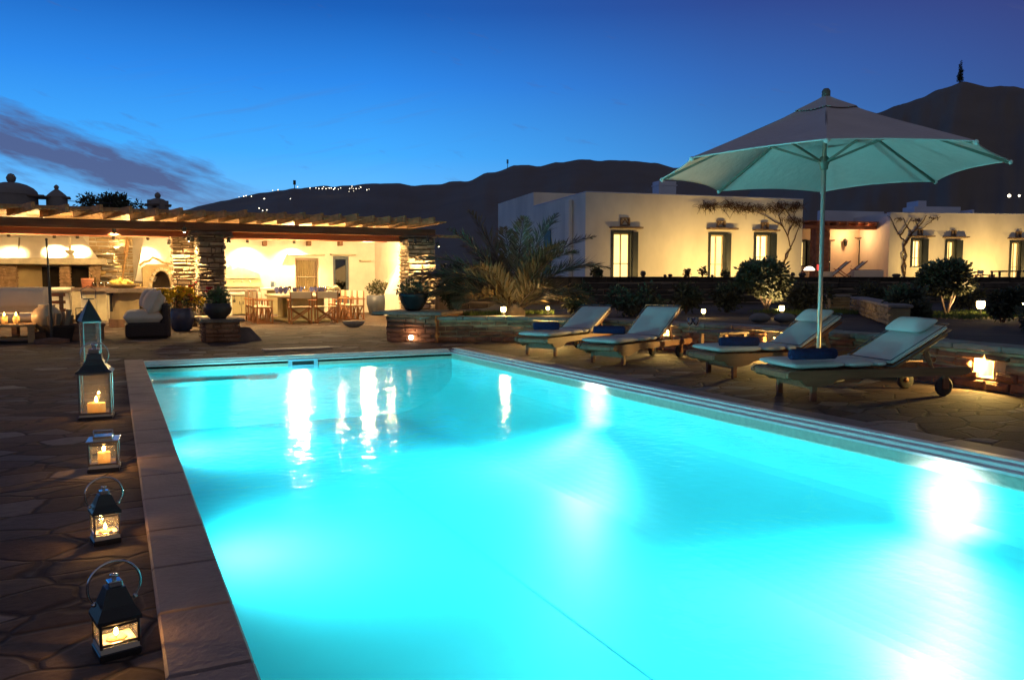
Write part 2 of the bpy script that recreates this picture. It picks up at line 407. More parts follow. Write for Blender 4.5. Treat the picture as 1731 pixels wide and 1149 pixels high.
# tall tree on the right summit
b=PD(1623,138,760); t=thing('cypress_tree','tall narrow tree standing alone on the right-hand summit','tree',b)
LEAFD=M('dark_foliage',(.06,.068,.038),.8,0,.4,3,0)
BARK=M('bark',(.22,.16,.11),.9,0,.35,4,.6,25,(1,1,.25))
hh=18.0; MB().tube([(0,0,-3),(0,0,hh*.8)],[.7,.2],6).build('trunk',BARK,t)
rg=random.Random(5); m2=MB(); m2.leaves([(rg.uniform(-.5,.5),rg.uniform(-.5,.5),1.2+k*1.55,2.5*(1-k/12.5)**.9+.3) for k in range(12)],1500,1.1,rg,.2); m2.build('crown',LEAFD,t)

# ---------------------------------------------------------------- pool
XL,XR,YN,YF,ZW,ZB=.35,5.10,-3.0,12.55,-.125,-1.0
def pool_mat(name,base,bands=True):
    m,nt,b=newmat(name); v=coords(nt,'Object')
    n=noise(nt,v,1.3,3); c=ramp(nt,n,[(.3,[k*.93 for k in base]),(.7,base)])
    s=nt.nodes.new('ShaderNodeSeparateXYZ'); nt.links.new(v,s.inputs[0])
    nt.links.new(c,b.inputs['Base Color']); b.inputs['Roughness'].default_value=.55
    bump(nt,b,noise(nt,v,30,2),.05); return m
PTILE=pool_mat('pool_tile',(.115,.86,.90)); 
BAND=M('tile_band',(.55,.58,.46),.5,0,.12,20,.2,60)
pool=thing('swimming_pool','long turquoise swimming pool lit from under the water','pool',(0,0,0))
mb=MB(); LX=XR-.28; LZ=-.43
cove=[(XR-.95*(1-math.cos(t_*PI/2*.1*1.0)) if 0 else XR-1.0*(k/14)**1.35,LZ-(LZ-ZB)*(1-(1-k/14)**1.5)) for k,t_ in enumerate(range(15))]
mb.quad((XL,YN,ZB),(cove[-1][0],YN,ZB),(cove[-1][0],YF,ZB),(XL,YF,ZB))
for (xa_,za_),(xb_,zb_) in zip(cove,cove[1:]): mb.add([(xa_,YN,za_),(xb_,YN,zb_),(xb_,YF,zb_),(xa_,YF,za_)],[(0,1,2,3)],True)
mb.quad((XR,YN,LZ),(XR,YN,ZW-.01),(XR,YF,ZW-.01),(XR,YF,LZ)); mb.quad((XL,YN,ZB),(XL,YN,ZW-.01),(XL,YF,ZW-.01),(XL,YF,ZB))
mb.quad((XL,YF,ZB),(XR,YF,ZB),(XR,YF,ZW-.01),(XL,YF,ZW-.01)); mb.quad((XL,YN,ZB),(XR,YN,ZB),(XR,YN,ZW-.01),(XL,YN,ZW-.01))
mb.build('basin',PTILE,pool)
mb=MB()   # floor seams
mb.quad((2.594,-2.9,ZB+.003),(2.606,-2.9,ZB+.003),(2.606,12.4,ZB+.003),(2.594,12.4,ZB+.003)); 
mb.build('floor_seam',M('seam',(.11,.83,.88),.6,0,.1,3,0),pool)
mb=MB(); zt=-.05    # tile band above the water
for p,q in(((XR,YN),(XR,YF)),((XL,YF),(XR,YF)),((XL,YN),(XL,YF)),((XL,YN),(XR,YN))): mb.quad((*p,ZW-.01),(*q,ZW-.01),(*q,zt),(*p,zt))
mb.build('tile_band',BAND,pool)
TRK=M('track_metal',(.72,.76,.72),.5,0,.08,10,.05)
mb=MB()   # grooved overflow track on far and right side
for k,(o_,zz,wd) in enumerate(((.0,-.028,.07),(.07,.0,.07),(.14,.022,.09))):
    mb.box((XR+o_+wd/2,(YN+YF)/2+.1+o_/2,zz-.03),(wd,YF-YN+.2+o_,.06),bev=.005)
    mb.box(((XL+XR)/2,YF+o_+wd/2,zz-.031),(XR-XL+.0,wd,.06),bev=.005)
mb.box((XR+.115,(YN+YF)/2+.1,-.085),(.22,YF-YN+.4,.03)); mb.box(((XL+XR)/2,YF+.116,-.086),(XR-XL,.22,.03))
mb.build('overflow_track',TRK,pool)
COPE=M('coping_stone',(.20,.15,.135),.7,0,.22,3,.35,35)
mb=MB()
y=YN
while y<YF+.38:
    L=min(rnd.uniform(.42,.62),YF+.4-y); mb.box((XL-.125,y+L/2,.008),(.25,L-.008,.05),bev=.008)
    y+=L
y=YN
while y<YF+.38:
    L=min(rnd.uniform(.6,.9),YF+.4-y); mb.box((XR+.23+.145,y+L/2,-.012),(.29,L-.008,.05),bev=.008); y+=L
x=XL
while x<XR+.22:
    L=min(rnd.uniform(.6,.9),XR+.23-x); mb.box((x+L/2,YF+.23+.085,-.012),(L-.008,.17,.05),bev=.008); x+=L
mb.box((2.6,YN-.15,-.012),(5.4,.3,.05)); mb.build('coping',COPE,pool)
# skimmer in the far wall, entry steps
sx0,sx1=PY(487,612,YF).x,PY(537,612,YF).x
SK=M('skimmer_plastic',(.35,.6,.72),.4,0,.05,5,0)
mb=MB(); c=(sx0+sx1)/2; mb.box((c,YF-.008,-.045),(sx1-sx0,.016,.025)); mb.box((c,YF-.008,-.15),(sx1-sx0,.016,.06)); mb.box((sx0+.03,YF-.008,-.09),(.06,.016,.065)); mb.box((sx1-.03,YF-.008,-.09),(.06,.016,.065)); mb.build('skimmer_frame',SK,pool)
MB().box((c,YF-.003,-.09),(sx1-sx0-.12,.006,.06)).build('skimmer_slot',M('black_slot',(.02,.02,.02),.8,0,0,1,0),pool)
mb=MB()
mb.box((XL+.005+.70,YF-.005-.21,-.28),(1.4,.42,.07),bev=.02)
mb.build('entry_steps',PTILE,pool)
CYAN=(.20,.90,1.0)
LAMPM=EM('pool_lamp_glass',(.75,1,1),40)
def pool_lamp(x,y,z,sgn,power,aimz,nm='underwater_lamp'):
    m=Matrix.Translation((x,y,z))@Matrix.Rotation(PI/2*sgn,4,'Y')
    MB().lathe([(.05,.003),(.05,.006),(.046,.007),(.044,.006)],n=20,mtx=m,cap=False).build('lamp_ring',PTILE,pool)
    MB().lathe([(.045,.005),(.03,.008),(0,.009)],n=16,mtx=m,cap=False).build('lamp_lens',LAMPM,pool)
    light(nm,'SPOT',(x+sgn*.09,y,z),CYAN,power,.06,pool,(x+sgn*3,y,z+aimz),168,1)
    light('lamp_halo','SPOT',(x+sgn*.34,y,z+.02),(1,.96,.96),power*.075,.07,pool,(x,y,z-.03),110,1)  # unseen spot turned back on the wall, added for the glow round the lens
pool_lamp(XR,3.5,-.31,-1,1050,-.55); pool_lamp(XR,8.04,-.27,-1,1000,-.5); pool_lamp(XL,6.6,-.31,1,900,-.5); pool_lamp(XL,11.0,-.31,1,950,-.3); pool_lamp(XL,1.6,-.31,1,900,-.5)
def water_mat():
    m,nt,b=newmat('pool_water'); nt.nodes.remove(b)
    v=coords(nt,'Object',(1,1,1)); h=math_(nt,'ADD',noise(nt,v,3.5,2),math_(nt,'MULTIPLY',noise(nt,v,14,2),.35))
    bn=nt.nodes.new('ShaderNodeBump'); bn.inputs['Strength'].default_value=.14; bn.inputs['Distance'].default_value=.05; nt.links.new(h,bn.inputs['Height'])
    t=nt.nodes.new('ShaderNodeBsdfTransparent'); t.inputs[0].default_value=(.9,.99,.99,1)
    g=nt.nodes.new('ShaderNodeBsdfGlossy'); g.inputs['Roughness'].default_value=.10; nt.links.new(bn.outputs[0],g.inputs['Normal'])
    f=nt.nodes.new('ShaderNodeFresnel'); f.inputs[0].default_value=1.33
    x=nt.nodes.new('ShaderNodeMixShader'); nt.links.new(f.outputs[0],x.inputs[0]); nt.links.new(t.outputs[0],x.inputs[1]); nt.links.new(g.outputs[0],x.inputs[2])
    nt.links.new(x.outputs[0],nt.nodes['Material Output'].inputs[0]); return m
struct(MB().add([(XL,YN,ZW),(XR,YN,ZW),(XR,YF,ZW),(XL,YF,ZW)],[(0,1,2,3)]).build('water',water_mat()))
# pale slab in the paving beyond the far edge
tag(MB().box(((PZ(500,594).x+.1),PZ(500,594).y+.35,.015),(1.15,.32,.03),bev=.006).build('access_cover',M('pale_slab',(.4,.33,.27),.7,0,.1,4,.2)),'pale flat access cover in the paving beyond the far pool edge','cover')
# ================================================================ the pavilion on the left
def bw(mb,name,mat,parent,**k):                     # mesh written in world coordinates under a thing without rotation
    o=mb.build(name,mat,parent,**k); o.location=-parent.location; return o
WHITE=M('limewash',(.74,.68,.57),.85,0,.10,2.2,.25,14)
WOODD=M('dark_beam_wood',(.20,.10,.055),.65,0,.35,3,.4,40,(.4,6,6))
WOODR=M('red_beam_wood',(.34,.12,.06),.6,0,.3,3,.35,40,(.4,6,6))
WOODL=M('pale_board',(.52,.30,.13),.7,0,.3,3,.35,40,(5,.6,5))
STONE=M('dry_stone',(.40,.30,.19),.9,0,.45,3.5,.7,28)
STONED=M('dark_core',(.17,.12,.075),.95,0,.3,6,.3)
SLAB=M('slate_slab',(.16,.12,.10),.75,0,.35,5,.5,22)
PALES=M('pale_stone',(.58,.49,.34),.85,0,.2,5,.5,24)
OCHRE=M('ochre_render',(.46,.34,.17),.85,0,.16,2,.35,18)
BLUEF=M('blue_grey_paint',(.075,.095,.12),.5,0,.15,6,.1)
PANE=GLASS('window_glass',(.9,.93,.95),.1)
YB=29.0; ZC=2.66
pav=thing('pavilion','long open stone pavilion with timber eaves and lamplit white walls beyond the pool','pavilion',(3,25,0))
def opens_wall(mb,P,s0,s1,z0,z1,ops,depth,nrm):
    ss=sorted({s0,s1,*[k for o in ops for k in o[:2]]}); zs=sorted({z0,z1,*[k for o in ops for k in o[2:4]]}); nrm=Vector(nrm)
    for a,b in zip(ss,ss[1:]):
        for c,d in zip(zs,zs[1:]):
            m=((a+b)/2,(c+d)/2)
            if any(o[0]<m[0]<o[1] and o[2]<m[1]<o[3] for o in ops): continue
            mb.quad(P(a,c),P(b,c),P(b,d),P(a,d))
    for a,b,c,d in ops:
        k=-nrm*depth
        for p,q in(((a,c),(b,c)),((b,c),(b,d)),((b,d),(a,d)),((a,d),(a,c))):
            p=Vector(P(*p));q=Vector(P(*q)); mb.quad(p,q,q+k,p+k)
xw=lambda px,Y=YB:PY(px,450,Y).x
zw=lambda py,px,Y=YB:PY(px,py,Y).z
W0,W1=xw(499),xw(539); WZ0,WZ1=.75,zw(436,520); D0,D1=xw(563),xw(590); DZ1=zw(433,575)
XBL=-7.5; XBR=PY(634,470,YB).x
mb=MB(); P=lambda s,z:(s,YB,z)
opens_wall(mb,P,XBL,XBR,-.02,ZC+.05,[(W0,W1,WZ0,WZ1),(D0,D1,.0,DZ1)],.32,(0,-1,0))
mb.box(((XBL+XBR)/2,YB+.5,1.3),(XBR-XBL,.3,2.8))
# splayed side wall on the right, flared foot towards the front
e0=PZ(634,527,0); xe=XBR; sA=Vector((XBR,YB)); eT=PZ(676,408,2.5); eB=PZ(684,545,.02); eM=PZ(679,440,1.85)
prof=[(eB.x,eB.y,0),(PZ(682,500,.75).x,PZ(682,500,.75).y,.75),(eM.x,eM.y,1.85),(eT.x,eT.y,2.2),(eT.x,eT.y,ZC)]
dn=Vector((.35,.06,0))
for (xa,ya,za),(xb,yb,zb) in zip(prof,prof[1:]):
    a=Vector((XBR,YB,za));b=Vector((xa,ya,za));c=Vector((xb,yb,zb));d=Vector((XBR,YB,zb))
    mb.quad(a,b,c,d); mb.quad(b,b+dn,c+dn,c); mb.quad(a+dn,b+dn,c+dn,d+dn)
bw(mb,'plaster_wall',WHITE,pav)
# window with curtain, door
wn=thing.__call__ if 0 else None
fr=MB(); wx=(W0+W1)/2; wy=YB+.14; hh=(WZ1+WZ0)/2
for s in(W0+.03,W1-.03): fr.box((s,wy,hh),(.06,.06,WZ1-WZ0))
fr.box((wx,wy,WZ1-.04),(W1-W0,.07,.09)); fr.box((wx,wy-.01,WZ0+(WZ1-WZ0)*.45),(W1-W0-.1,.05,.035)); fr.box((wx,wy,WZ0+.03),(W1-W0,.06,.06))
win=bw(fr,'window',M('window_frame',(.30,.20,.12),.5,0,.1,5,.1),pav)
cu=MB(); n=60
vs=[];fs=[]
for k in range(n+1):
    x=W0+.06+(W1-W0-.12)*k/n; yy=wy+.10+.025*math.sin(k*.9)+.012*math.sin(k*2.3); vs+=[(x,yy,WZ0),(x,yy,WZ1-.08)]
fs=[(2*k,2*k+2,2*k+3,2*k+1) for k in range(n)]
cu.add(vs,fs,True); c=cu.build('curtain',M('curtain_cloth',(.62,.43,.20),.9,0,.1,5,.1),win)
g=MB().quad((W0+.06,wy-.015,WZ0+.05),(W1-.06,wy-.015,WZ0+.05),(W1-.06,wy-.015,WZ1-.08),(W0+.06,wy-.015,WZ1-.08)).build('pane',PANE,win)
dr=MB(); dxm=(D0+D1)/2; dy_=YB+.10
for s in(D0+.05,D1-.05): dr.box((s,dy_,DZ1/2),(.10,.06,DZ1),bev=.008)
dr.box((dxm,dy_,DZ1-.06),(D1-D0-.2,.06,.12),bev=.008); dr.box((dxm,dy_,.3),(D1-D0-.2,.05,.6),bev=.01)
door=bw(dr,'door',BLUEF,pav); MB().quad((D0+.1,dy_,.6),(D1-.1,dy_,.6),(D1-.1,dy_,DZ1-.12),(D0+.1,dy_,DZ1-.12)).build('pane',GLASS('dark_glass',(.06,.07,.06),.14),door)
MB().ball((D0+.05,dy_-.07,1.0),.03,8,6).build('handle',M('brass',(.7,.5,.25),.3,.9,.1,5,0),door)
mb=MB()
for x0_,x1_,z in((xw(485),xw(548),zw(431,520)),(xw(558),xw(600),zw(431,580))):
    bw(MB().box(((x0_+x1_)/2,YB-.06,z+.01),(x1_-x0_,.30,.055),bev=.015,rx=.04),'lintel',PALES,pav)
q=PY(616,441,YB); bw(MB().prism([(-.21,-.26),(.19,-.22),(.2,.02),(-.2,.02)],-.025,.025,Matrix.Translation((q.x,YB,q.z))),'wall_shelf',PALES,pav)
mb=MB()
for px in(446,520,573): q=PY(px,412,YB); bw(MB().box((q.x,YB-.16,q.z),(.13,.34,.17),bev=.012),'beam_end',WOODD,pav)
# tall niche and slab ends in the side wall
def side(px,py,off=.01):
    d2=(Vector((eT.x,eT.y,0))-Vector((XBR,YB,0))).normalized(); n=Vector((d2.y,-d2.x,0)); n=-n if n.x>0 else n
    return PP(px,py,Vector((XBR,YB,0))+n*off,n),d2,n
mb=MB()
for py,L in((426,.42),(503,.3)):
    p_,d2,n_=side(628,py); bw(MB().box(p_,(L,.34,.07),math.atan2(d2.y,d2.x),bev=.015),'niche_slab',PALES,pav)
a,d2,n_=side(628,430);b,_,_=side(628,501)
bw(MB().box(((a+b)/2),(.26,.03,abs(a.z-b.z)),math.atan2(d2.y,d2.x)),'niche_board',OCHRE,pav)
# ---------------------------------------------------------------- timber roof
XE=PY(742,383,21).x
mb=MB(); mb.box(((XBL+XE-.1)/2,21.1,2.5),(XE-.1-XBL,.20,.20),bev=.012); fb=bw(mb,'front_beam',WOODD,pav)
mb=MB(); mb.box(((XBL+XE-.4)/2,21.55,2.335),(XE-.4-XBL,.16,.15),bev=.012); mb.box(((XBL+XE)/2,25.2,2.5),(XE-XBL-.4,.16,.18)); bw(mb,'tie_beam',WOODR,pav)
x_=PY(740,401,21).x; mb=MB(); mb.bar((x_-1.2,21.3,2.43),(PY(782,402,21.3).x,21.3,2.425),.12,.07); bw(mb,'outrigger',WOODL,pav)
ends=[PY(px,352+ (px*.035),20.45).x for px in (-78,-14,48,106,163,213,258,299,337,373,408,442,475,507,538,568,597,625,652,678,703,727)]
dirx=Vector((-.56,.83,0))
for k,x in enumerate(ends):
    m_=MB(); L=.95+rnd.uniform(-.05,.08); p0=Vector((x+.10,20.38,2.73+rnd.uniform(-.02,.02))); w_=.085; hh=.12
    d=dirx*L; nrm=Vector((dirx.y,-dirx.x,0))*w_*.5; up=Vector((0,0,1))
    T=.06+rnd.uniform(-.02,.03)
    vs=[p0-nrm-up*.02,p0+nrm-up*.02,p0+nrm+up*(hh+T*.5),p0-nrm+up*(hh+T*.5),p0+d-nrm-up*.12,p0+d+nrm-up*.12,p0+d+nrm+up*.04,p0+d-nrm+up*.04]
    m_.add(vs,[(0,1,2,3),(4,7,6,5),(0,4,5,1),(3,2,6,7),(1,5,6,2),(0,3,7,4)])
    bw(m_,'rafter',WOODL,pav)
mb=MB(); x=XBL
while x<XE:
    w_=rnd.uniform(.16,.24); y0=20.62+rnd.uniform(-.05,.06); mb.box((x+w_/2,(y0+29.4)/2,2.775+rnd.uniform(-.006,.006)),(w_-.008,29.4-y0,.035)); x+=w_
mb.box(((XBL+XE)/2,25.4,2.86),(XE-XBL-.3,8.2,.09)); bw(mb,'roof_board',WOODL,pav)
# ---------------------------------------------------------------- stone pillars
def pillar(x0,x1,y0,y1,z1,skip=None,seed=1,name='stone_pillar'):
    rg=random.Random(seed); m_=MB(); w_,d_=x1-x0,y1-y0
    m_.box(((x0+x1)/2,(y0+y1)/2,z1/2),(w_-.07,d_-.07,z1-.01))
    o=bw(MB().box(((x0+x1)/2,(y0+y1)/2,z1/2-.005),(w_-.06,d_-.06,z1-.01)),'pillar_core',STONED,pav)
    m_=MB()
    for o_,u,n,L,sk in(((x0,y0+.03,0),(1,0,0),(0,-1,0),w_,skip),((x0+.03,y0,0),(0,1,0),(-1,0,0),d_,None),((x1-.03,y0,0),(0,1,0),(1,0,0),d_,None)):
        stones(m_,o_,u,n,L,z1,(.035,.17),(.08,.45),.06,.028,sk,rg)
    s=bw(m_,name,STONE,pav); o.parent=s; o.location=(0,0,0); return s
xa,xb=PY(335,450,21).x,PY(381,450,21).x
pillar(xa,xb,21.0,21.62,2.3,seed=4)
pillar(PY(291,450,24).x,PY(331,450,24).x,24,24.6,2.42,seed=8)
xc,xd=PY(690,450,20.9).x,PY(736,450,20.9).x
hx0,hx1=PY(707,480,20.9).x-xc,PY(722,480,20.9).x-xc; hz0,hz1=PY(715,500,20.9).z,PY(715,474,20.9).z
pillar(xc,xd,20.9,21.7,2.34,lambda s,z:hx0-.05<s<hx1+.05 and hz0<z<hz1,seed=12)
mb=MB()
mb.box(((xa+xb)/2,21.3,2.345),(1.0,.8,.08),bev=.02); mb.box(((xa+xb)/2-.42,21.3,2.28),(.22,.7,.06),bev=.02); mb.box(((xa+xb)/2+.42,21.3,2.28),(.22,.7,.06),bev=.02)
bw(mb,'capital',SLAB,pav)
bw(MB().box(((xc+xd)/2,21.3,2.385),(xd-xc+.16,.95,.06),bev=.02),'capital',SLAB,pav)
# lamps of the pavilion: can spots on brackets
CAN=M('lamp_can',(.10,.09,.08),.4,.6,.1,5,0); BULB=EM('lamp_bulb',(1,.80,.45),30)
def can(p,aim,power,cone=110,bracket=True):
    p=Vector(p); d=(Vector(aim)-p).normalized(); m_=MB(); mt=Matrix.Translation(p)@d.to_track_quat('-Z','Y').to_matrix().to_4x4()
    m_.lathe([(.02,.10),(.045,.09),(.05,-.03),(.046,-.03),(.042,.06)],n=12,mtx=mt,cap=False); m_.tube([p+Vector((0,0,.09)),p+Vector((0,0,.17))],.012,6)
    c_=bw(m_,'spotlight',CAN,pav); b=MB().ball((0,0,.0),.034,10,6,mtx=mt).build('bulb',BULB,c_)
    light('spot_lamp','SPOT',p+d*.06,WARM,power*5,.03,aim=p+d,cone=cone,blend=.8)
can((xa-.12,20.98,2.16),(xa-.04,21.3,0),55,80); can((xa-.16,21.5,2.18),(xa-.05,21.4,0),40,80); can((xb+.12,21.2,2.16),(xb+.03,21.35,0),70,80)
can((PY(311,450,24).x,23.72,2.36),(PY(311,450,24).x,23.98,0),60,80); can((PY(286,450,24).x,23.8,2.2),(PY(290,450,24).x,24.1,0),30,80)
can((xc+.10,20.62,2.2),(xc+.14,20.85,0),45,80); can(((xc+xd)/2+.05,20.58,2.26),((xc+xd)/2+.05,20.85,0),70,80); can((xd+.05,20.8,2.14),(xd+.9,20.4,0),25,90)
can((PY(312,400,20.8).x,20.8,2.36),(PY(309,450,20.4).x,20.2,.4),45,100); can((PY(193,391,21.3).x,21.32,2.34),(PY(193,391,21.3).x,23.5,0),40,120)  # first can is added at the eave to brighten the yellow flowers
for px,dy,pw in((418,-.42,120),(497,-.42,120),(338,-.5,50),(92,-1.05,95),(131,-1.05,95),(15,-1.3,45),(192,-.45,30),(250,-1.1,26)):
    x=PY(px,405,YB+dy).x; z=2.5; can((x,YB+dy,z),(x,YB-.02+ (dy*.15),.9),pw,130 if px>300 else 88)
for x,y,pw in((.6,24.2,58),(4.9,24.0,150),(7.4,25.5,95),(-2.2,24.5,40),(2.9,26.6,50)): light('ceiling_glow','POINT',(x,y,2.3),WARM,pw*4.6,.12)
for x in(-1.5,.6,4.2,5.6,7.0): light('eave_fill','POINT',(x,21.86,2.32),WARM,85,.05)  # bare points without fixtures, added to brighten chair backs and eaves
# ---------------------------------------------------------------- kitchen along the back wall
kit=thing('outdoor_fireplace','big white hooded fireplace with stone hearth piers at the left end of the pavilion','fireplace',(PY(80,500,28.3).x,28.3,0))
def trap(px0,px1,py0,qx0,qx1,py1,Y0,Y1,YBk):
    a,b=PY(px0,py0,Y0),PY(px1,py0,Y0); c,d=PY(qx1,py1,Y1),PY(qx0,py1,Y1); m_=MB()
    a2,b2,c2,d2=[Vector((p.x,YBk,p.z)) for p in(a,b,c,d)]
    m_.quad(a,b,c,d); m_.quad(a,a2,d2,d); m_.quad(b,c,c2,b2); m_.quad(d,c,c2,d2); m_.quad(a,b,b2,a2); return m_
bw(trap(35,140,401,30,166,437,28.75,27.9,YB-.002),'hood',WHITE,kit)
bw(trap(-90,30,401,-90,32,437,28.6,28.2,YB-.003),'side_hood',WHITE,kit)
z0=PY(80,447,27.8).z; z1=PY(80,436,27.8).z
bw(MB().box(((PY(-90,440,27.8).x+PY(180,440,27.8).x)/2,28.3,(z0+z1)/2),(PY(180,440,27.8).x-PY(-90,440,27.8).x,1.1,z1-z0),bev=.02),'mantel',PALES,kit)
BRICK=M('fire_brick',(.34,.21,.11),.9,0,.4,7,.6,30)
for px0,px1 in((-30,27),(100,119),(150,170)):
    a,b=PY(px0,470,28.1).x,PY(px1,470,28.1).x; m_=MB().box(((a+b)/2,28.55,z0/2),(b-a-.05,.8,z0-.01)); stones(m_,(a,28.15,0),(1,0,0),(0,-1,0),b-a,z0,(.07,.13),(.15,.35),.04,.012); stones(m_,(b-.02,28.15,0),(0,1,0),(1,0,0),.7,z0,(.07,.13),(.15,.35),.03,.012); bw(m_,'pier',BRICK,kit)
bw(MB().box((PY(48,470,28.9).x,28.8,.9),(.75,.1,1.5)),'back_board',OCHRE,kit)
SOOT=M('soot',(.035,.026,.02),.95,0,.3,5,.2)
bw(MB().box((PY(90,470,28.7).x,28.93,.9),(PY(150,470,28.7).x-PY(28,470,28.7).x,.05,1.4)),'firebox',SOOT,kit)
bw(MB().box(((PY(20,490,27.9).x+PY(150,490,27.9).x)/2,28.3,.42),(PY(150,490,27.9).x-PY(20,490,27.9).x,1.0,.84),bev=.02),'hearth',PALES,kit)
q=PY(118,423,27.75); bw(MB().prism([(-.03,-.02),(.03,-.02),(.03,.03),(-.03,.03)],0,.42,Matrix.Translation((q.x,27.98,q.z-.02))).lathe([(.02,-.13),(.13,-.05),(.16,.0),(.04,.03)],(q.x,27.95,q.z),10),'hood_bracket',PALES,kit)
# stone-faced wall section with three shelves
sx0,sx1=PY(152,450,28.9).x,PY(226,450,28.9).x
m_=MB(); stones(m_,(sx0,28.97,.4),(1,0,0),(0,-1,0),sx1-sx0,2.2,(.06,.15),(.12,.4),.05,.016,lambda s,z:PY(166,450,28.9).x-sx0<s<PY(186,450,28.9).x-sx0 and .75<z<1.5)
bw(m_,'stone_facing',M('ochre_facing',(.46,.33,.17),.9,0,.3,4,.5),pav)
for py,a,b in((430,161,192),(448,166,193),(467,161,190)): bw(MB().box(((PY(a,py,28.75).x+PY(b,py,28.75).x)/2,28.78,PY(175,py,28.75).z),(PY(b,py,28.75).x-PY(a,py,28.75).x,.42,.06),bev=.015),'shelf',PALES,pav)
q=PY(205,420,28.7); sc1=MB().lathe([(.02,-.16),(.14,-.09),(.20,.0),(.205,.06),(.19,.06),(.17,.0)],(q.x,28.78,q.z),14,cap=False)
bw(sc1,'wall_sconce',M('sconce_plaster',(.75,.62,.42),.8,0,.1,4,.2),pav); light('sconce_lamp','POINT',(q.x,28.78,q.z+.12),WARM,10,.04)
# bread oven
oy=27.4
ov=thing('bread_oven','domed bread oven with dark arched mouth and white chimney hood','oven',(PY(262,470,oy).x,oy,0))
bw(trap(245,300,398,228,262,476,28.6,27.75,YB-.004),'hood',WHITE,ov)
a,b=PY(241,470,oy).x,PY(292,470,oy).x; zt=PY(265,447,oy).z; zb=PY(265,490,oy).z
am,bm_=PY(257,470,oy).x,PY(289,470,oy).x; r=(bm_-am)/2; cx=(am+bm_)/2; az=PY(270,487,oy).z
m_=MB(); arch=[(cx+r*math.cos(t),az+ (PY(270,458,oy).z-az)*math.sin(t)) for t in [PI*k/16 for k in range(17)]]
outer=[(b,az)]+[(b,zt)]*0+[(b,az+(zt-az)*min(1,k/4)) for k in range(0)]
# face as a strip between arch and rectangle
def rectpt(t):
    c_,s_=math.cos(t),math.sin(t); hw=(b-a)/2; ht=zt-az; k=min(hw/max(1e-6,abs(c_)),ht/max(1e-6,s_)); return ((a+b)/2+c_*k,az+s_*k)
rp=[rectpt(PI*k/16) for k in range(17)]; n=17
vs=[(x,oy,z) for x,z in rp]+[(x,oy,z) for x,z in arch]+[(x,oy+.45,z) for x,z in arch]+[(x,oy+1.0,z) for x,z in rp]
fs=[(k,k+1,n+k+1,n+k) for k in range(16)]+[(n+k,n+k+1,2*n+k+1,2*n+k) for k in range(16)]+[(k,3*n+k,3*n+k+1,k+1) for k in range(16)]
m_.add(vs,fs); m_.box(((a+b)/2,oy+.5,az/2),(b-a,1.0,az)); bw(m_,'oven_body',OCHRE,ov)
bw(MB().add([(x,oy+.44,z) for x,z in arch],[tuple(range(17))]),'oven_mouth',SOOT,ov)
m_=MB()
for k in range(9):
    t=PI*(k+.5)/9; x=cx+(r+.06)*math.cos(t); z=az+(PY(270,458,oy).z-az+.06)*math.sin(t); bw(MB().box((x,oy-.01,z),(.11,.05,.09),bev=.012,ry=-(t-PI/2)),'arch_stone',PALES,ov)
pts_=[PY(px,py,oy-.05) for px,py in((236,449),(243,443),(252,441),(258,435),(266,438),(276,444),(290,446))]
bw(MB().tube(pts_,.035,6),'driftwood',WOODL,ov)
# oven peel leaning on the wall
p0,p1=PY(207,472,27.9),PY(216,405,28.6); pl=thing('oven_peel','long pale wooden oven peel leaning on the stone wall','peel',p0)
m_=MB(); m_.tube([p0,p0+(p1-p0)*.75],.03,6); bw(m_,'shaft',WOODL,pl)
d=(p1-p0); m_=MB(); m_.bar(p0+d*.6,p1,.05,.26); bw(m_,'blade',WOODL,pl)
# counters
cw=thing('white_counter','long white masonry counter with rounded ledge in front of the fireplace','counter',(PY(60,530,25.5).x,25.5,0))
xl,xr=PY(-120,500,25.5).x,PY(127,500,25.5).x
m_=MB(); m_.box(((xl+xr)/2-.06,25.95,.43),(xr-xl-.12,.8,.86),bev=.03); bw(m_,'base',WHITE,cw)
m_=MB(); m_.box(((xl+xr)/2,25.9,.93),(xr-xl,1.0,.13),bev=.05); bw(m_,'ledge',WHITE,cw)
c2=thing('sink_counter','pale panelled counter with rough dark slab top left of the big bar','counter',(PY(170,540,25).x,25,0))
xl2,xr2=PY(129,500,25).x,PY(190,500,25).x; zt2=PY(160,485,25).z
m_=MB(); m_.box(((xl2+xr2)/2+.1,25.4,(zt2-.1)/2),(xr2-xl2,.7,zt2-.1)); bw(m_,'base',WHITE,c2)
m_=MB()
for k in range(4): m_.box((xl2+.35+k*.27,25.035,.42),(.25,.03,.74),bev=.008)
bw(m_,'panel',M('cream_panel',(.62,.55,.36),.7,0,.08,5,.1),c2)
m_=MB(); m_.prism([(xl2-.12,24.85),(xl2+.5,24.8),(xr2,24.87),(xr2+.4,24.9),(xr2+.4,25.8),(xl2-.1,25.8)],zt2-.11,zt2-.02); bw(m_,'slab_top',SLAB,c2)
br=thing('bar_counter','big ochre bar counter with thick dark stone slab top under the middle of the pavilion','bar',(PY(250,552,22.5).x,22.5,0))
bx0,bx1=PY(187,530,22.5).x,PY(293,520,22.5).x; zt3=PY(250,485,22.4).z
out=[(bx0+.02,23.5),(bx0-.02,22.9),(bx0+.04,22.68),(bx0+.2,22.55),(bx0+.45,22.5),(bx1-.1,22.52),(bx1,22.6),(bx1,23.5)]
bw(MB().prism(out,.1,zt3-.13),'base',OCHRE,br)
bw(MB().prism([(x+(.06 if x>bx0+.5 else -.03),y-.06 if y<23 else y) for x,y in out],0,.2),'plinth',M('plinth_stone',(.22,.12,.07),.85,0,.3,5,.4),br)
xs=[bx0-.10+k*(PY(322,490,22.4).x-bx0+.10)/14 for k in range(15)]
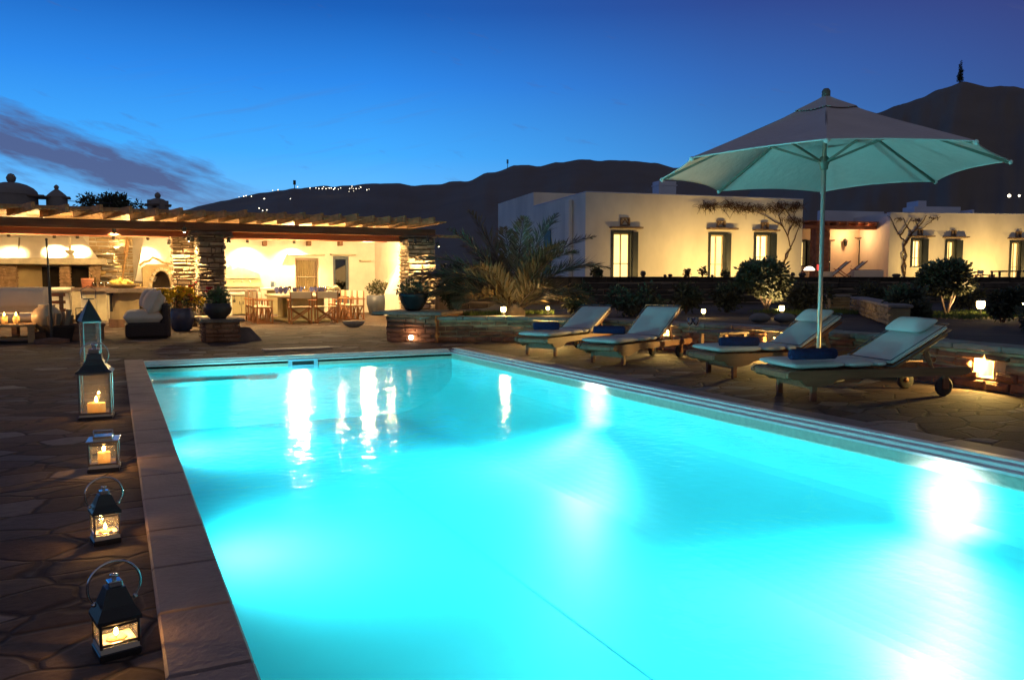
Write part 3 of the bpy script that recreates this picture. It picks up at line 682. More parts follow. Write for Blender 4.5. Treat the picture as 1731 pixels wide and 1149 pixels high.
top=[(x,22.36+rnd.uniform(-.05,.05)) for x in xs]+[(xs[-1]+.05,22.9),(xs[-1],23.7),(bx0,23.7)]
bw(MB().prism(top,zt3-.14,zt3-.03),'slab_top',SLAB,br)
bw(MB().box((PY(240,540,22.5).x+.2,22.53,.52),(.5,.1,.3)),'fire_door',SOOT,br)
h_=PY(188,520,22.45); bw(MB().tube([(h_.x,22.6,.82),(h_.x,22.6,.4)],.03,6).box((h_.x-.02,22.6,.84),(.16,.05,.05)),'pump_handle',DARK,br)
bs=MB(); ax0,ax1=PY(299,510,23.0).x,PY(324,510,23.0).x; stones(bs,(ax0,23.0,0),(1,0,0),(0,-1,0),ax1-ax0,zt3-.15,(.06,.13),(.14,.35),.05,.014); bs.box(((ax0+ax1)/2,23.35,(zt3-.16)/2),(ax1-ax0,.66,zt3-.16)); bw(bs,'stone_leg',M('brown_stone',(.26,.14,.08),.9,0,.4,4,.5),br)
# things on the counters
zc2=zt2-.02; xk=lambda px,Y:PY(px,480,Y).x
t=thing('wood_tub','round brown wooden tub on the slab counter','tub',(xk(148,25.2),25.2,zc2)); MB().lathe([(.14,0),(.15,.12),(.16,.26),(.14,.26),(.13,.03)],n=16,cap=True).build('bowl',WOODR,t); MB().tube([(.158*math.cos(a),.158*math.sin(a),.2) for a in [2*PI*k/16 for k in range(16)]],.008,5,closed=True).build('hoop',DARK,t)
BOT=GLASS('bottle_glass',(.75,.8,.6),.15); CORK=M('cork',(.4,.25,.12),.8,0,.2,8,0)
for k,(px,l) in enumerate(((155,'taller clear bottle standing behind the wooden tub'),(161,'shorter clear bottle beside the glasses on the slab counter'))):
    s=1-.18*k; t=thing('bottle',l,'bottle',(xk(px,25.35),25.35,zc2)); MB().lathe([(0,0),(.05*s,0),(.05*s,.2*s),(.018,.28*s),(.018,.37*s)],n=12,cap=False).build('bottle_body',BOT,t); MB().lathe([(.016,.36*s),(.016,.40*s),(0,.40*s)],n=8).build('stopper',CORK,t)
TR=thing('glass_tray','wooden tray carrying tumblers beside the bottles','tray',(xk(171,25.15),25.15,zc2)); MB().box((0,0,.012),(.5,.26,.024),bev=.006).build('tray_base',WOODD,TR)
TUM=GLASS('tumbler_glass',(.95,.95,.9),.3)
g0=None
for k in range(6):
    loc=(xk(171,25.15)-.17+.16*(k%3),25.09+.12*(k//3),zc2+.026)
    if g0 is None: g0=MB().lathe([(0,.003),(.045,.003),(.055,.13),(.05,.13),(.042,.01)],n=12,cap=False).build('tumbler',TUM); tag(g0,'clear tumbler standing on the wooden tray','tumbler','tumblers on the tray'); o=g0
    else: o=g0.copy(); COL.objects.link(o)
    o.location=loc
BREAD=M('bread_crust',(.55,.38,.16),.85,0,.25,8,.4)
q=PY(172,464,28.75); tag(MB().ball((0,0,.085),.085,14,8,(1.5,1,1)).build('bread_loaf',BREAD,loc=(q.x,28.72,PY(175,467,28.75).z+.03)),'round bread loaf on the lowest wall shelf','bread')
rg=random.Random(3); m_=MB()
t=thing('fruit_basket','shallow basket heaped with yellow fruit on the bar slab','basket',(PY(205,483,22.9).x,22.9,zt3-.03))
MB().lathe([(.2,0),(.3,.05),(.36,.1),(.34,.1),(.27,.05)],n=18,cap=True).build('basket_bowl',M('wicker',(.4,.27,.12),.8,0,.3,30,.6,60),t)
LEM=M('yellow_fruit',(.75,.55,.12),.5,0,.2,6,.1)
for k in range(16):
    a=rg.uniform(0,7); r_=.24*math.sqrt(rg.random()); MB().ball((r_*math.cos(a),r_*math.sin(a),.1+.1*(1-r_/.24)+rg.uniform(0,.04)),.055,10,6,(1.2,1,1)).build('fruit',LEM,t)
t=thing('serving_board','round pale board with sliced bread on the bar slab','board',(PY(232,484,22.9).x,22.9,zt3-.03)); MB().lathe([(0,0),(.22,0),(.22,.025),(0,.025)],n=20).build('board_plate',WOODL,t)
for k in range(4): MB().box((-.1+.06*k,0,.075),(.03,.16,.1),bev=.012,ry=.35).build('bread_slice',BREAD,t)
t=thing('grill_pan','black grill pan with chrome lids on the fireplace hearth','pan',(PY(85,487,27.95).x,28.0,.845)); MB().box((0,0,.05),(1.4,.5,.06),bev=.02).build('pan_plate',DARK,t)
CHR=M('chrome',(.75,.75,.75),.15,1,.05,3,0)
for dx in(-.35,.55): MB().lathe([(.1,.08),(.1,.12),(.05,.16),(0,.17)],(dx,0,0),14).build('pan_lid',CHR,t)
# serving counter with carved stone head, right of the front pillar
sv=thing('serving_counter','whitewashed counter with two olive cupboard doors and carved stone crest behind','counter',(PY(410,530,28.4).x,28.4,0))
a,b=PY(383,510,28.4).x,PY(441,510,28.4).x; zt4=PY(410,494,28.4).z
bw(MB().box(((a+b)/2,28.7,zt4-.05),(b-a,.58,.10),bev=.02).box((a+.09,28.7,zt4/2-.05),(.18,.58,zt4-.1)).box((b-.06,28.7,zt4/2-.05),(.12,.58,zt4-.1)),'base',WHITE,sv)
mdx=[PY(px,510,28.45).x for px in(389,408,436)]
for p,q in zip(mdx,mdx[1:]):
    dd=bw(MB().box(((p+q)/2,28.5,(zt4-.12)/2+.02),(q-p-.012,.03,zt4-.16),bev=.006),'door',M('olive_door',(.36,.31,.17),.7,0,.1,4,.15),sv)
    MB().box((p+.06 if p!=mdx[0] else q-.05,28.475,.42),(.025,.03,.11)).build('handle',DARK,dd)
q=PY(396,490,28.42); bw(MB().tube([(q.x,28.46,.72),(q.x,28.455,.52)],.01,5).ball((q.x,28.45,.49),.045,8,6,(1,.4,1)),'ladle',DARK,sv)
cz=lambda py:PY(410,py,28.9).z
crest=[(-.78,0),(-.76,.18),(-.55,.33),(-.42,.46),(-.34,.43),(-.36,.30),(-.14,.40),(.1,.36),(.38,.26),(.62,.16),(.66,.02)]
xm=PY(409,470,28.9).x; bw(MB().prism([(x*.92,z) for x,z in crest],-.05,.07,Matrix.Translation((xm,28.9,cz(471)))@Matrix.Rotation(PI/2,4,'X')),'stone_crest',PALES,sv)
bw(MB().box((xm,28.92,(cz(471)+cz(486))/2),(1.28,.12,cz(471)-cz(486)-.02),bev=.02),'splash_back',M('cream_stone',(.6,.52,.33),.8,0,.12,4,.3),sv)
bw(MB().box((PY(411,489,28.6).x,28.68,zt4+.055),(PY(434,489,28.6).x-PY(390,489,28.6).x,.36,.11),bev=.03),'stone_basin',SLAB,sv)
m_=MB()
for dx in(-.26,.0,.26): m_.ball((xm+dx,28.84,cz(476)),.03,8,6)
bw(m_,'tap',PALES,sv)
lc=thing('low_sideboard','low whitewashed masonry sideboard behind the dining table','sideboard',(PY(462,510,28.5).x,28.5,0)); a,b=PY(443,500,28.5).x,PY(488,500,28.5).x; z5=PY(465,486,28.5).z
bw(MB().box(((a+b)/2,28.75,z5-.05),(b-a,.48,.10),bev=.02).box((a+.08,28.75,z5/2-.05),(.16,.46,z5-.1)).box((b-.08,28.75,z5/2-.05),(.16,.46,z5-.1)),'base',WHITE,lc)
bw(MB().box(((a+b)/2,28.85,z5/2-.05),(b-a-.32,.2,z5-.1)),'door',M('olive_door',(.3,.3,.2)),lc)
t=thing('jug','small blue-grey jug on the low sideboard','jug',(PY(461,485,28.7).x,28.7,z5)); MB().lathe([(.0,0),(.06,0),(.075,.08),(.06,.17),(.07,.21),(.055,.21)],n=14,cap=False).build('jug_body',M('blue_glaze',(.12,.16,.24),.25,0,.15,6,0),t); MB().tube([(.06,0,.17),(.11,0,.15),(.1,0,.09),(.07,0,.07)],.01,5).build('handle',MC['blue_glaze'],t)
# chimneys on the roof
CHM=M('chimney_plaster',(.22,.20,.19),.9,0,.1,3,.2)
def chimney(pxc,ytop,yknob,yeave,ybase,rpx,lab,lantern,Y=31.0,cone=False):
    c=PY(pxc,yeave,Y); k=lambda py:PY(pxc,py,Y).z; sc_=(PY(pxc+rpx,yeave,Y).x-c.x); t=thing('domed_chimney',lab,'chimney',(c.x,Y,2.78)); o=lambda z:z-2.78
    ze=o(k(yeave)); 
    if lantern:
        m_=MB()
        for s in range(8):
            a=2*PI*(s+.5)/8; 
            if s%2==0: m_.box((sc_*.8*math.cos(a),sc_*.8*math.sin(a),ze/2+.1),(sc_*.4,sc_*.5,ze+.1),a)
        for sx_ in(-1,0,1): m_.box((sx_*sc_*.78,-sc_*.6,ze*.5),(sc_*.34,sc_*.3,ze*1.0))
        m_.box((0,0,.2),(sc_*1.9,sc_*1.8,.55)); m_.build('shaft',CHM,t)
    else: MB().lathe([(sc_,-.1),(sc_*.97,ze)],n=20).build('shaft',CHM,t)
    zt=o(k(ytop)); h=zt-ze
    prof=[(sc_*1.0,0)]+([(sc_*math.cos(PI/2*q),h*math.sin(PI/2*q)) for q in(.2,.4,.6,.8,.97)] if not cone else [(sc_*.8,h*.3),(sc_*.5,h*.65),(sc_*.16,h)])
    MB().lathe([(r_,ze+z) for r_,z in prof],n=20).build('dome',CHM,t)
    kn=o(k(yknob)); MB().lathe([(.0,zt-.05),((kn-zt)*.42,zt+.02),((kn-zt)*.52,(zt+kn)/2),((kn-zt)*.3,kn-.03),(0,kn)],n=12).build('finial',CHM,t)
    m_=MB(); m_.box((0,-.05,ze-.03),(sc_*2.5,sc_*1.4,.07),bev=.02); m_.build('eave_slab',SLAB,t)
chimney(20,308,293,330,366,46,'largest domed chimney at the left end of the roof',False)
chimney(96,320,312,333,366,19,'smaller pointed chimney right of the big dome',False,cone=True)
chimney(267,335,325,346,366,18,'small domed chimney with open lantern windows over the bread oven',True)
tag(MB().tube([PY(40,327,33),PY(100,339,33.5),PY(190,344,36)],.012,5).build('power_cable',DARK),'thin dark cable sagging between chimneys against the sky','cable')
# ================================================================ garden: low stone wall, raised bed, terrace, houses
GZ=.46
wl=[(8.25,2.4),(8.3,4.2),(8.5,5.8),(8.74,7.4),(8.76,9.0),(8.45,10.6),(7.85,12.2),(7.05,13.6),(5.9,14.25),(5.25,14.55)]
WALLM=M('garden_stone',(.26,.135,.075),.9,0,.45,3,.7,22)
CAPM=M('wall_cap',(.22,.20,.17),.85,0,.3,3,.5,18)
gw=thing('garden_wall','low brown dry stone wall with glowing square niches curving behind the sun loungers','wall',(8.3,8,0))
rg=random.Random(21); m_=MB(); mcore=MB(); mcap=MB()
niches=[]
def seg_at(y):
    for a,b in zip(wl,wl[1:]):
        if a[1]<=y<=b[1]: t=(y-a[1])/(b[1]-a[1]); return a,b,t
NY=[5.46,8.75,10.95,13.2]
for a,b in zip(wl,wl[1:]):
    A=Vector((*a,0));B=Vector((*b,0)); d=B-A; L=d.length; u=d/L; n=Vector((-u.y,u.x,0))
    sk=[]
    for ny in NY:
        if a[1]<=ny<b[1]: t=(ny-a[1])/(b[1]-a[1]); sk.append(t*L)
    stones(m_,A,u,n,L,GZ-.05,(.07,.14),(.16,.45),.06,.016,(lambda s,z,sk=sk:any(abs(s-k)<.15 and .12<z<.37 for k in sk)),rg)
    # core with a hole at each niche: stack of boxes
    cuts=[0]+[x for k in sk for x in(k-.12,k+.12)]+[L]
    def cb(s0,s1,z0,z1): 
        c=A+u*((s0+s1)/2)-n*.19; mcore.box((c.x,c.y,(z0+z1)/2),(s1-s0,.38,z1-z0),math.atan2(u.y,u.x))
    for k in range(0,len(cuts),2): cb(cuts[k],cuts[k+1],0,GZ-.04)
    for k in sk:
        cb(k-.12,k+.12,0,.14); cb(k-.12,k+.12,.35,GZ-.04)
        c=A+u*k-n*.3; mcore.box((c.x,c.y,.24),(.26,.05,.24),math.atan2(u.y,u.x))
        niches.append((A+u*k,u.copy(),n.copy()))
    x=0
    while x<L-.02:
        w_=min(rg.uniform(.35,.7),L-x); c=A+u*(x+w_/2)-n*.14; mcap.box((c.x,c.y,GZ+.005+rg.uniform(-.006,.006)),(w_-.01,.46,.065),math.atan2(u.y,u.x),bev=.015); x+=w_
core=bw(mcore,'wall_core',M('niche_mortar',(.42,.30,.17),.9,0,.3,6,.4),gw); bw(m_,'wall_face',WALLM,gw); bw(mcap,'wall_cap',CAPM,gw)
for k,(p,u,n) in enumerate(niches):
    c=p-n*.22+Vector((0,0,.30)); 
    nl=bw(MB().box((c.x,c.y,.325),(.12,.07,.03),math.atan2(u.y,u.x)),'niche_lamp',EM('niche_glow',(1,.72,.3),22),gw)
    light('niche_light','POINT',p-n*.04+Vector((0,0,.29)),(1,.64,.17),(85 if k==0 else 150),.04)
# corner planter with overhanging slab
cpw=thing('planter_wall','square stone planter corner with overhanging slate slab and a small lamp at its foot','planter',(5.0,15,0))
A=PZ(655,577); B=PZ(738,579.5); m_=MB(); u=(B-A).normalized(); n=Vector((u.y,-u.x,0)); L=(B-A).length; zt=1.2-(531-473)/1350*((A-CAM).dot(FW)); 
stones(m_,A,u,n,L,zt,(.06,.12),(.16,.42),.05,.014,None,rg); u2=Vector((-n.x,-n.y,0)); stones(m_,A,u2,-u,2.2,zt,(.06,.12),(.16,.42),.05,.014,None,rg)
bw(m_,'stone_face',WALLM,cpw)
c=A+u*(L/2)+u2*1.1; bw(MB().box((c.x,c.y,zt/2),(L-.06,2.15,zt-.01),math.atan2(u.y,u.x)),'fill',WALLM,cpw)
c=A+u*.45+u2*.45; bw(MB().box((c.x,c.y,zt+.03),(1.5,1.05,.06),math.atan2(u.y,u.x),bev=.015),'slab',SLAB,cpw)
q=PZ(703,569,.1); lp=A+u*((Vector((q.x,q.y,0))-A).dot(u))+n*.1
fl_=thing('step_light','small round bright lamp low on the corner planter face','lamp',(lp.x,lp.y,0)); MB().tube([(0,0,0),(0,0,.06)],.012,6).build('stem',DARK,fl_); MB().ball((0,0,.1),.045,12,8).build('bulb',EM('step_bulb',(1,.72,.45),25),fl_)
light('step_lamp','POINT',lp+n*.09+Vector((0,0,.17)),(1,.5,.25),1.6,.04)
CORNER=(A,u,n,u2,zt)
# raised garden bed, lawn
bed=[(x+.36,y+.03) for x,y in wl]+[(B.x,B.y+.1),(A.x+1.2,A.y+2.2),(9,19.5),(11.5,24.2),(16.0,23.6),(26,19),(46,10),(46,-8),(12,-8),(9.5,0)]
GR=M('dark_lawn',(.055,.085,.03),.95,0,.4,1.2,.6,60)
struct(MB().prism(bed,-.01,GZ-.012).build('garden_ground',M('garden_soil',(.05,.042,.033),.95,0,.4,1.5,.6,20)))
# upper terrace and its retaining wall; the two houses stand on it
TZ=1.275
ta,tb,tc=PD(757,470,25),PD(985,470,24),PD(1760,470,27)
ter=[(ta.x,ta.y),(tb.x,tb.y),(tc.x,tc.y),(60,8),(75,70),(14,70),(ta.x+.6,ta.y+14)]
struct(MB().prism(ter,.0,TZ-.012).build('terrace',M('terrace_paving',(.26,.2,.15),.85,0,.25,2,.3)))
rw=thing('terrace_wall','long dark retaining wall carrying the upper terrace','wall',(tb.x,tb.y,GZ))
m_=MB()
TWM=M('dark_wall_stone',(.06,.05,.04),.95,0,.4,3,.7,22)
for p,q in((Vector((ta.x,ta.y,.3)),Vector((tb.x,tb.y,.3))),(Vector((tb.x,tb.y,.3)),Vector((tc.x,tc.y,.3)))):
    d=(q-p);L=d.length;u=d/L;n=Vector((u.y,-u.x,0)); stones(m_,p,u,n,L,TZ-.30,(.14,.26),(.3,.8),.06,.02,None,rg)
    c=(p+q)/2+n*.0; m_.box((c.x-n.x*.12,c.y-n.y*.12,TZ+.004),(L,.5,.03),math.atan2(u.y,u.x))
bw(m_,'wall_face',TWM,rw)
# ---------------------------------------------------------------- houses
HW=M('house_limewash',(.70,.64,.54),.88,0,.13,.8,.4,7,(1,1,.5))
HBW=M('roof_shade_limewash',(.52,.53,.60),.88,0,.06,1.2,.2,10)  # limewash of the roof parts with bluish dusk shade put into the colour
FRM=M('green_black_paint',(.022,.027,.030),.45,0,.2,6,.1); LIN=M('lintel_slate',(.20,.13,.08),.8,0,.3,5,.4)
LIT=EM('lit_room',(1,.70,.24),2.2,.18,1.2); LIT2=EM('lit_curtain',(1,.72,.28),3.0,.22,2.5); MUL=M('pale_sash',(.6,.45,.26),.6,0,.1,5,.05)
def frame_of(origin,ang):
    u=Vector((math.cos(ang),math.sin(ang),0)); n=Vector((u.y,-u.x,0)); o=Vector(origin)
    P=lambda s,z,k=0:Vector((o.x,o.y,0))+u*s+n*k+Vector((0,0,z))
    I=lambda px,py:(lambda p:((p-Vector((o.x,o.y,p.z))).dot(u),p.z))(PP(px,py,o,n))
    return u,n,P,I
def window(par,P,I,ang,px0,px1,py0,py1,z1=None,shut='r',shutpx=None,lintel=None,orn=None,pane=LIT,split=True,lab='window'):
    s0,zt=I(px0,py0); s1,_=I(px1,py0); zb=I(px0,py1)[1] if z1 is None else z1
    h=zt-zb; w_=s1-s0; bx=lambda m,s,z,k,ds,dz,dk,**kw:m.box(tuple(P(s,z,k)),(ds,dk,dz),ang,**kw)
    m=MB()
    for s in(s0-.06,s1+.06): bx(m,s,zb+h/2+.03,-.02,.12,h+.16,.16)
    bx(m,(s0+s1)/2,zt+.06,-.022,w_+.0,.12,.16); bx(m,(s0+s1)/2,zb-.02,-.022,w_,.06,.16)
    f=bw(m,lab,FRM,par)
    q=[P(s0,zb,-.22),P(s1,zb,-.22),P(s1,zt,-.22),P(s0,zt,-.22)]
    bw(MB().quad(*q),'pane',pane,par).parent=f; f.children[-1].location=(0,0,0)
    if split:
        m=MB(); 
        for t in ((.5,) if w_<.9 else (.48,)): bx(m,s0+w_*t,zb+h/2,-.17,.06,h,.05)
        for s in(s0+.03,s1-.03): bx(m,s,zb+h/2,-.17,.05,h,.05)
        bx(m,(s0+s1)/2,zt-.03,-.172,w_,.06,.05); bx(m,(s0+s1)/2,zb+h*.32,-.172,w_,.035,.045)
        o=bw(m,'sash',MUL,par); o.parent=f; o.location=(0,0,0)
    if shutpx:
        a,b=I(shutpx[0],py0)[0],I(shutpx[1],py0)[0]; m=MB(); bx(m,(a+b)/2,zb+h/2+.03,.12,abs(b-a),h+.08,.05,bev=.01)
        for k in range(9): bx(m,(a+b)/2,zb+h*(k+.7)/9.4,.15,abs(b-a)*.72,h*.04,.02)
        o=bw(m,'shutter',FRM,par); o.parent=f; o.location=(0,0,0)
    if lintel:
        a,z=I(lintel[0],lintel[2]); b=I(lintel[1],lintel[2])[0]; o=bw(bx(MB(),(a+b)/2,z,.14,b-a,.075,.36,bev=.015),'lintel',LIN,par); o.parent=f; o.location=(0,0,0)
    if orn:
        a,z=I(orn[0],orn[2]); b,z2=I(orn[1],orn[3]); m=MB(); c=(a+b)/2; w2=b-a
        bx(m,a+.03,(z+z2)/2,.06,.06,z-z2,.16); bx(m,b-.03,(z+z2)/2,.06,.06,z-z2,.16); bx(m,c,z-.02,.062,w2-.1,.05,.16); bx(m,c,z2+.02,.062,w2-.1,.05,.16)
        m.tube([P(a+.05,z2+.05,.06),P(c,z-.06,.06),P(b-.05,z2+.05,.06)],.03,5); o=bw(m,'dovecote_ornament',LIN,par); o.parent=f; o.location=(0,0,0)
    return f,(s0-.12,s1+.12,zb-.05,zt+.12)
def house_wall(par,P,s0,s1,z0,z1,ops,mat,nrm,name='front_wall'):
    m=MB(); opens_wall(m,lambda s,z:P(s,z),s0,s1,z0,z1,ops,.3,nrm); return bw(m,name,mat,par)
C1=PD(990,325,36); A1=R(-9.5); u1,n1,P1,I1=frame_of(C1,A1); ZR=C1.z
h1=thing('white_house','large white flat-roofed house with three lit windows, washed by golden light','house',(C1.x,C1.y,TZ))
e1=I1(1356,400)[0]
f1,o1=window(h1,P1,I1,A1,1037,1066,394,470,TZ+.02,shutpx=(1067.5,1077),lintel=(1030,1083,384.5),orn=(1048,1063,368,382),pane=LIT)
f2,o2=window(h1,P1,I1,A1,1201,1225,397,470,TZ+.02,shutpx=(1225.5,1234),lintel=(1194,1243,386.5),orn=(1211,1224,373,385),pane=LIT)
f3,o3=window(h1,P1,I1,A1,1278,1300,397,452,None,shutpx=(1301,1311),lintel=(1272,1313,389),orn=(1286,1297,376,388),pane=LIT2)
house_wall(h1,P1,0,e1,TZ-.1,ZR,[o1,o2,o3],HW,n1)
# side wall: front block, higher rear block
lw=Vector((-n1.x,-n1.y,0)); nS=-u1; pS=lambda px,py:(lambda p:((p-Vector((C1.x,C1.y,p.z))).dot(lw),p.z))(PP(px,py,C1,nS))
d1,zA=pS(902,345); d2_,zB=pS(902,325); d3,zC=pS(842,345); zB=max(zB,ZR+.35); 
m=MB(); Q=lambda k,z,s=0:P1(s,z,-k)
m.quad(Q(0,TZ-.1),Q(d1,TZ-.1),Q(d1,ZR),Q(0,ZR)); m.quad(Q(d1,TZ-.1),Q(d3,TZ-.1),Q(d3,zB),Q(d1,zB)); m.quad(Q(d1,ZR),Q(d1,ZR,e1),Q(d1,zB,e1),Q(d1,zB)); m.quad(Q(d1,zB),Q(d1,zB,e1),Q(d3,zB,e1),Q(d3,zB)); m.quad(Q(0,TZ,e1),Q(d3,TZ,e1),Q(d3,ZR,e1),Q(0,ZR,e1)); m.quad(Q(d3,TZ),Q(d3,TZ,e1),Q(d3,zB,e1),Q(d3,zB))
m.quad(Q(.3,ZR-.12,.3),Q(.3,ZR-.12,e1-.3),Q(d1,ZR-.12,e1-.3),Q(d1,ZR-.12,.3))
bw(m,'side_wall',HW,h1)
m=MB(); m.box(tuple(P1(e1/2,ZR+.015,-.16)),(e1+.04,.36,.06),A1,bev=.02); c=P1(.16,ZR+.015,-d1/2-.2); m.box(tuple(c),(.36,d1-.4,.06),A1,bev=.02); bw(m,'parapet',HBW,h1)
a,zq=pS(966,338); m=MB(); m.box(tuple(P1(-.12,(TZ+zq)/2,-a)),(.22,.55,zq-TZ),A1,bev=.05); bw(m,'buttress',HW,h1)
a,_=pS(926,440); m=MB().box(tuple(P1(-.01,TZ+1.3,-a)),(.06,1.0,2.3),A1); bw(m,'side_shutter',FRM,h1)
s,z=I1(1158,310); cz_=P1(I1(1157,330)[0]+.1,ZR,-2.2); m=MB(); m.box((cz_.x,cz_.y,ZR+.42),(.95,.7,.95),A1,bev=.02); m.box((cz_.x,cz_.y,ZR+.70),(1.02,.77,.05),A1); bw(m,'chimney',HBW,h1)
# second house: right block
C2=PD(1505,360,47); A2=R(-19); u2_,n2_,P2,I2=frame_of(C2,A2); Z2=C2.z
h2=thing('white_house','white house with low pergola porch and narrow lit windows at the right edge','house',(C2.x,C2.y,TZ))
w1,q1=window(h2,P2,I2,A2,1543,1557,406,450,None,shutpx=(1558.5,1568),lintel=(1537,1576,399.5),orn=(1551,1558,388,398),pane=LIT2)
w2,q2=window(h2,P2,I2,A2,1601,1614,408,450,None,shutpx=(1615,1626),lintel=(1593,1634,401),orn=(1608,1614,389,400),pane=LIT)
w3,q3=window(h2,P2,I2,A2,1710,1724,410,470,TZ+.02,shutpx=(1725,1736),lintel=(1703,1742,403),orn=(1717,1724,391,402),pane=LIT)
eR=I2(1850,400)[0]
house_wall(h2,P2,0,eR,TZ-.1,Z2,[q1,q2,q3],HW,n2_)
m=MB(); m.quad(P2(0,TZ-.1),P2(0,TZ-.1,-9),P2(0,Z2,-9),P2(0,Z2)); m.quad(P2(0,Z2-.1,-.2),P2(eR,Z2-.1,-.2),P2(eR,Z2-.1,-9),P2(0,Z2-.1,-9)); bw(m,'side_wall',HW,h2)
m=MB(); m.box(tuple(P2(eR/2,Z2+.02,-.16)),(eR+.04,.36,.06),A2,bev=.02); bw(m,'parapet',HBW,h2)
m=MB(); 
for px0,px1,py,k in((1583,1660,349,3.0),(1598,1612,338,3.5),(1660,1664,357,2.0)):
    a=I2(px0,py)[0]*1.07; b=I2(px1,py)[0]*1.07; zt_=I2(px0,py)[1]*1.04; m.box(tuple(P2((a+b)/2,(Z2+zt_)/2-.1,-k)),(b-a,1.2,zt_-Z2+.2),A2,bev=.02)
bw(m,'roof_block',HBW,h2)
# recessed porch between the houses
C3=PD(1430,380,50); A3=R(-13); u3,n3,P3,I3=frame_of(C3,A3)
sL=I3(1330,400)[0]; sR=I3(1512,400)[0]; z378=I3(1430,380)[1]; z352=I3(1430,353)[1]
w4,q4=window(h2,P3,I3,A3,1463,1475,408,449,None,shutpx=(1450,1462),lintel=(1445,1479,402.5),pane=LIT2)
w5,q5=window(h2,P3,I3,A3,1348,1361,408,449,None,shutpx=(1363,1378),lintel=None,pane=LIT)
PW=M('porch_wall',(.74,.60,.44),.88,0,.08,1.2,.2,10)
house_wall(h2,P3,sL,sR,TZ-.1,z378+.15,[q4,q5],PW,n3,'porch_wall')
a,b=I3(1386,430)[0],I3(1403,430)[0]; zt_=I3(1395,408)[1]; dd=bw(MB().box(tuple(P3((a+b)/2,(TZ+zt_)/2,.02)),(b-a,.08,zt_-TZ),A3,bev=.01),'door',FRM,h2); bw(MB().box(tuple(P3((a+b)/2,zt_+.07,.1)),(b-a+.35,.3,.07),A3,bev=.015),'lintel',LIN,h2)
hb=bw(MB().ball(tuple(P3(b-.12,TZ+1.05,.1)),.05,8,6),'handle',CHR,h2); hb.parent=dd; hb.location=(0,0,0)
for px0,px1,py0,py1,k in((1355,1412,352,380,4.0),(1398,1506,357,379,1.0)):
    a,b=I3(px0,py0)[0],I3(px1,py0)[0]; zt_=I3(px0,py0)[1]; bw(MB().box(tuple(P3((a+b)/2,(zt_+z378)/2+.05,-k+.2)),(b-a,.4,zt_-z378+.1),A3,bev=.02),'roof_parapet',HBW,h2)
BRK=M('red_brick_stone',(.34,.15,.09),.9,0,.35,4,.5)
for px0,px1,py,k,dep in((1478,1503,384,1.6,.7),(1352,1376,392,1.6,.6)):
    a,b=I3(px0,430)[0],I3(px1,430)[0]; m=MB(); zt_=z378-.02; o_=P3(a,TZ,k); stones(m,o_,u3,n3,(b-a)*.95,zt_-TZ,(.10,.2),(.25,.6),.05,.02,None,rg); c=P3((a+b)/2,(zt_+TZ)/2,k-dep/2); m.box(tuple(c),((b-a)*.93,dep,zt_-TZ),A3); bw(m,'brick_pillar',BRK,h2)
m=MB(); m.box(tuple(P3((sL+sR)/2,z378-.30,1.75)),(sR-sL,.28,.22),A3,bev=.015); bw(m,'porch_beam',WOODR,h2)
for k in range(11): 
    s=sL+.7+k*(sR-sL-1.2)/10; bw(MB().box(tuple(P3(s,z378-.11,1.0)),(.16,2.4,.16),A3,bev=.01),'rafter',WOODR,h2)
m=MB(); m.box(tuple(P3((sL+sR)/2,z378+.02,.95)),(sR-sL,2.3,.06),A3); bw(m,'porch_roof',WOODR,h2)
# wall lantern by the porch door
s,z=I3(1425,411); t=thing('wall_lantern','small black wall lantern beside the porch door','lantern',tuple(P3(s,z,.05)),A3)
MB().tube([(0,.02,.2),(0,-.18,.26),(0,-.2,.2)],.025,6).build('bracket',DARK,t); MB().lathe([(.04,-.22),(.10,-.15),(.14,.12),(.16,.13),(.02,.24)],(0,-.2,0),6).build('cage',DARK,t)
# golden ground lights that wash the facades
def wash(p,aim,pw,cone=120): light('wall_wash','SPOT',p,(1,.64,.19),pw*1.8,.1,aim=aim,cone=cone,blend=1)
for s,pw in((3.2,170),(6.2,420),(9.2,330)): wash(P1(s,TZ+.15,3.0),P1(s,TZ+.75,0),pw,115)
for s,pw in((6.0,420),(10,250),(1.8,220)): wash(P2(s,TZ+.15,2.4),P2(s,TZ+1.3,0),pw,125)
light('porch_lamp','POINT',P3((sL+sR)/2,z378-.7,1.0),(1,.58,.25),150,.1)
light('porch_lamp','POINT',P3((sL+sR)/2+2.5,z378-.7,1.2),(1,.58,.25),90,.1)
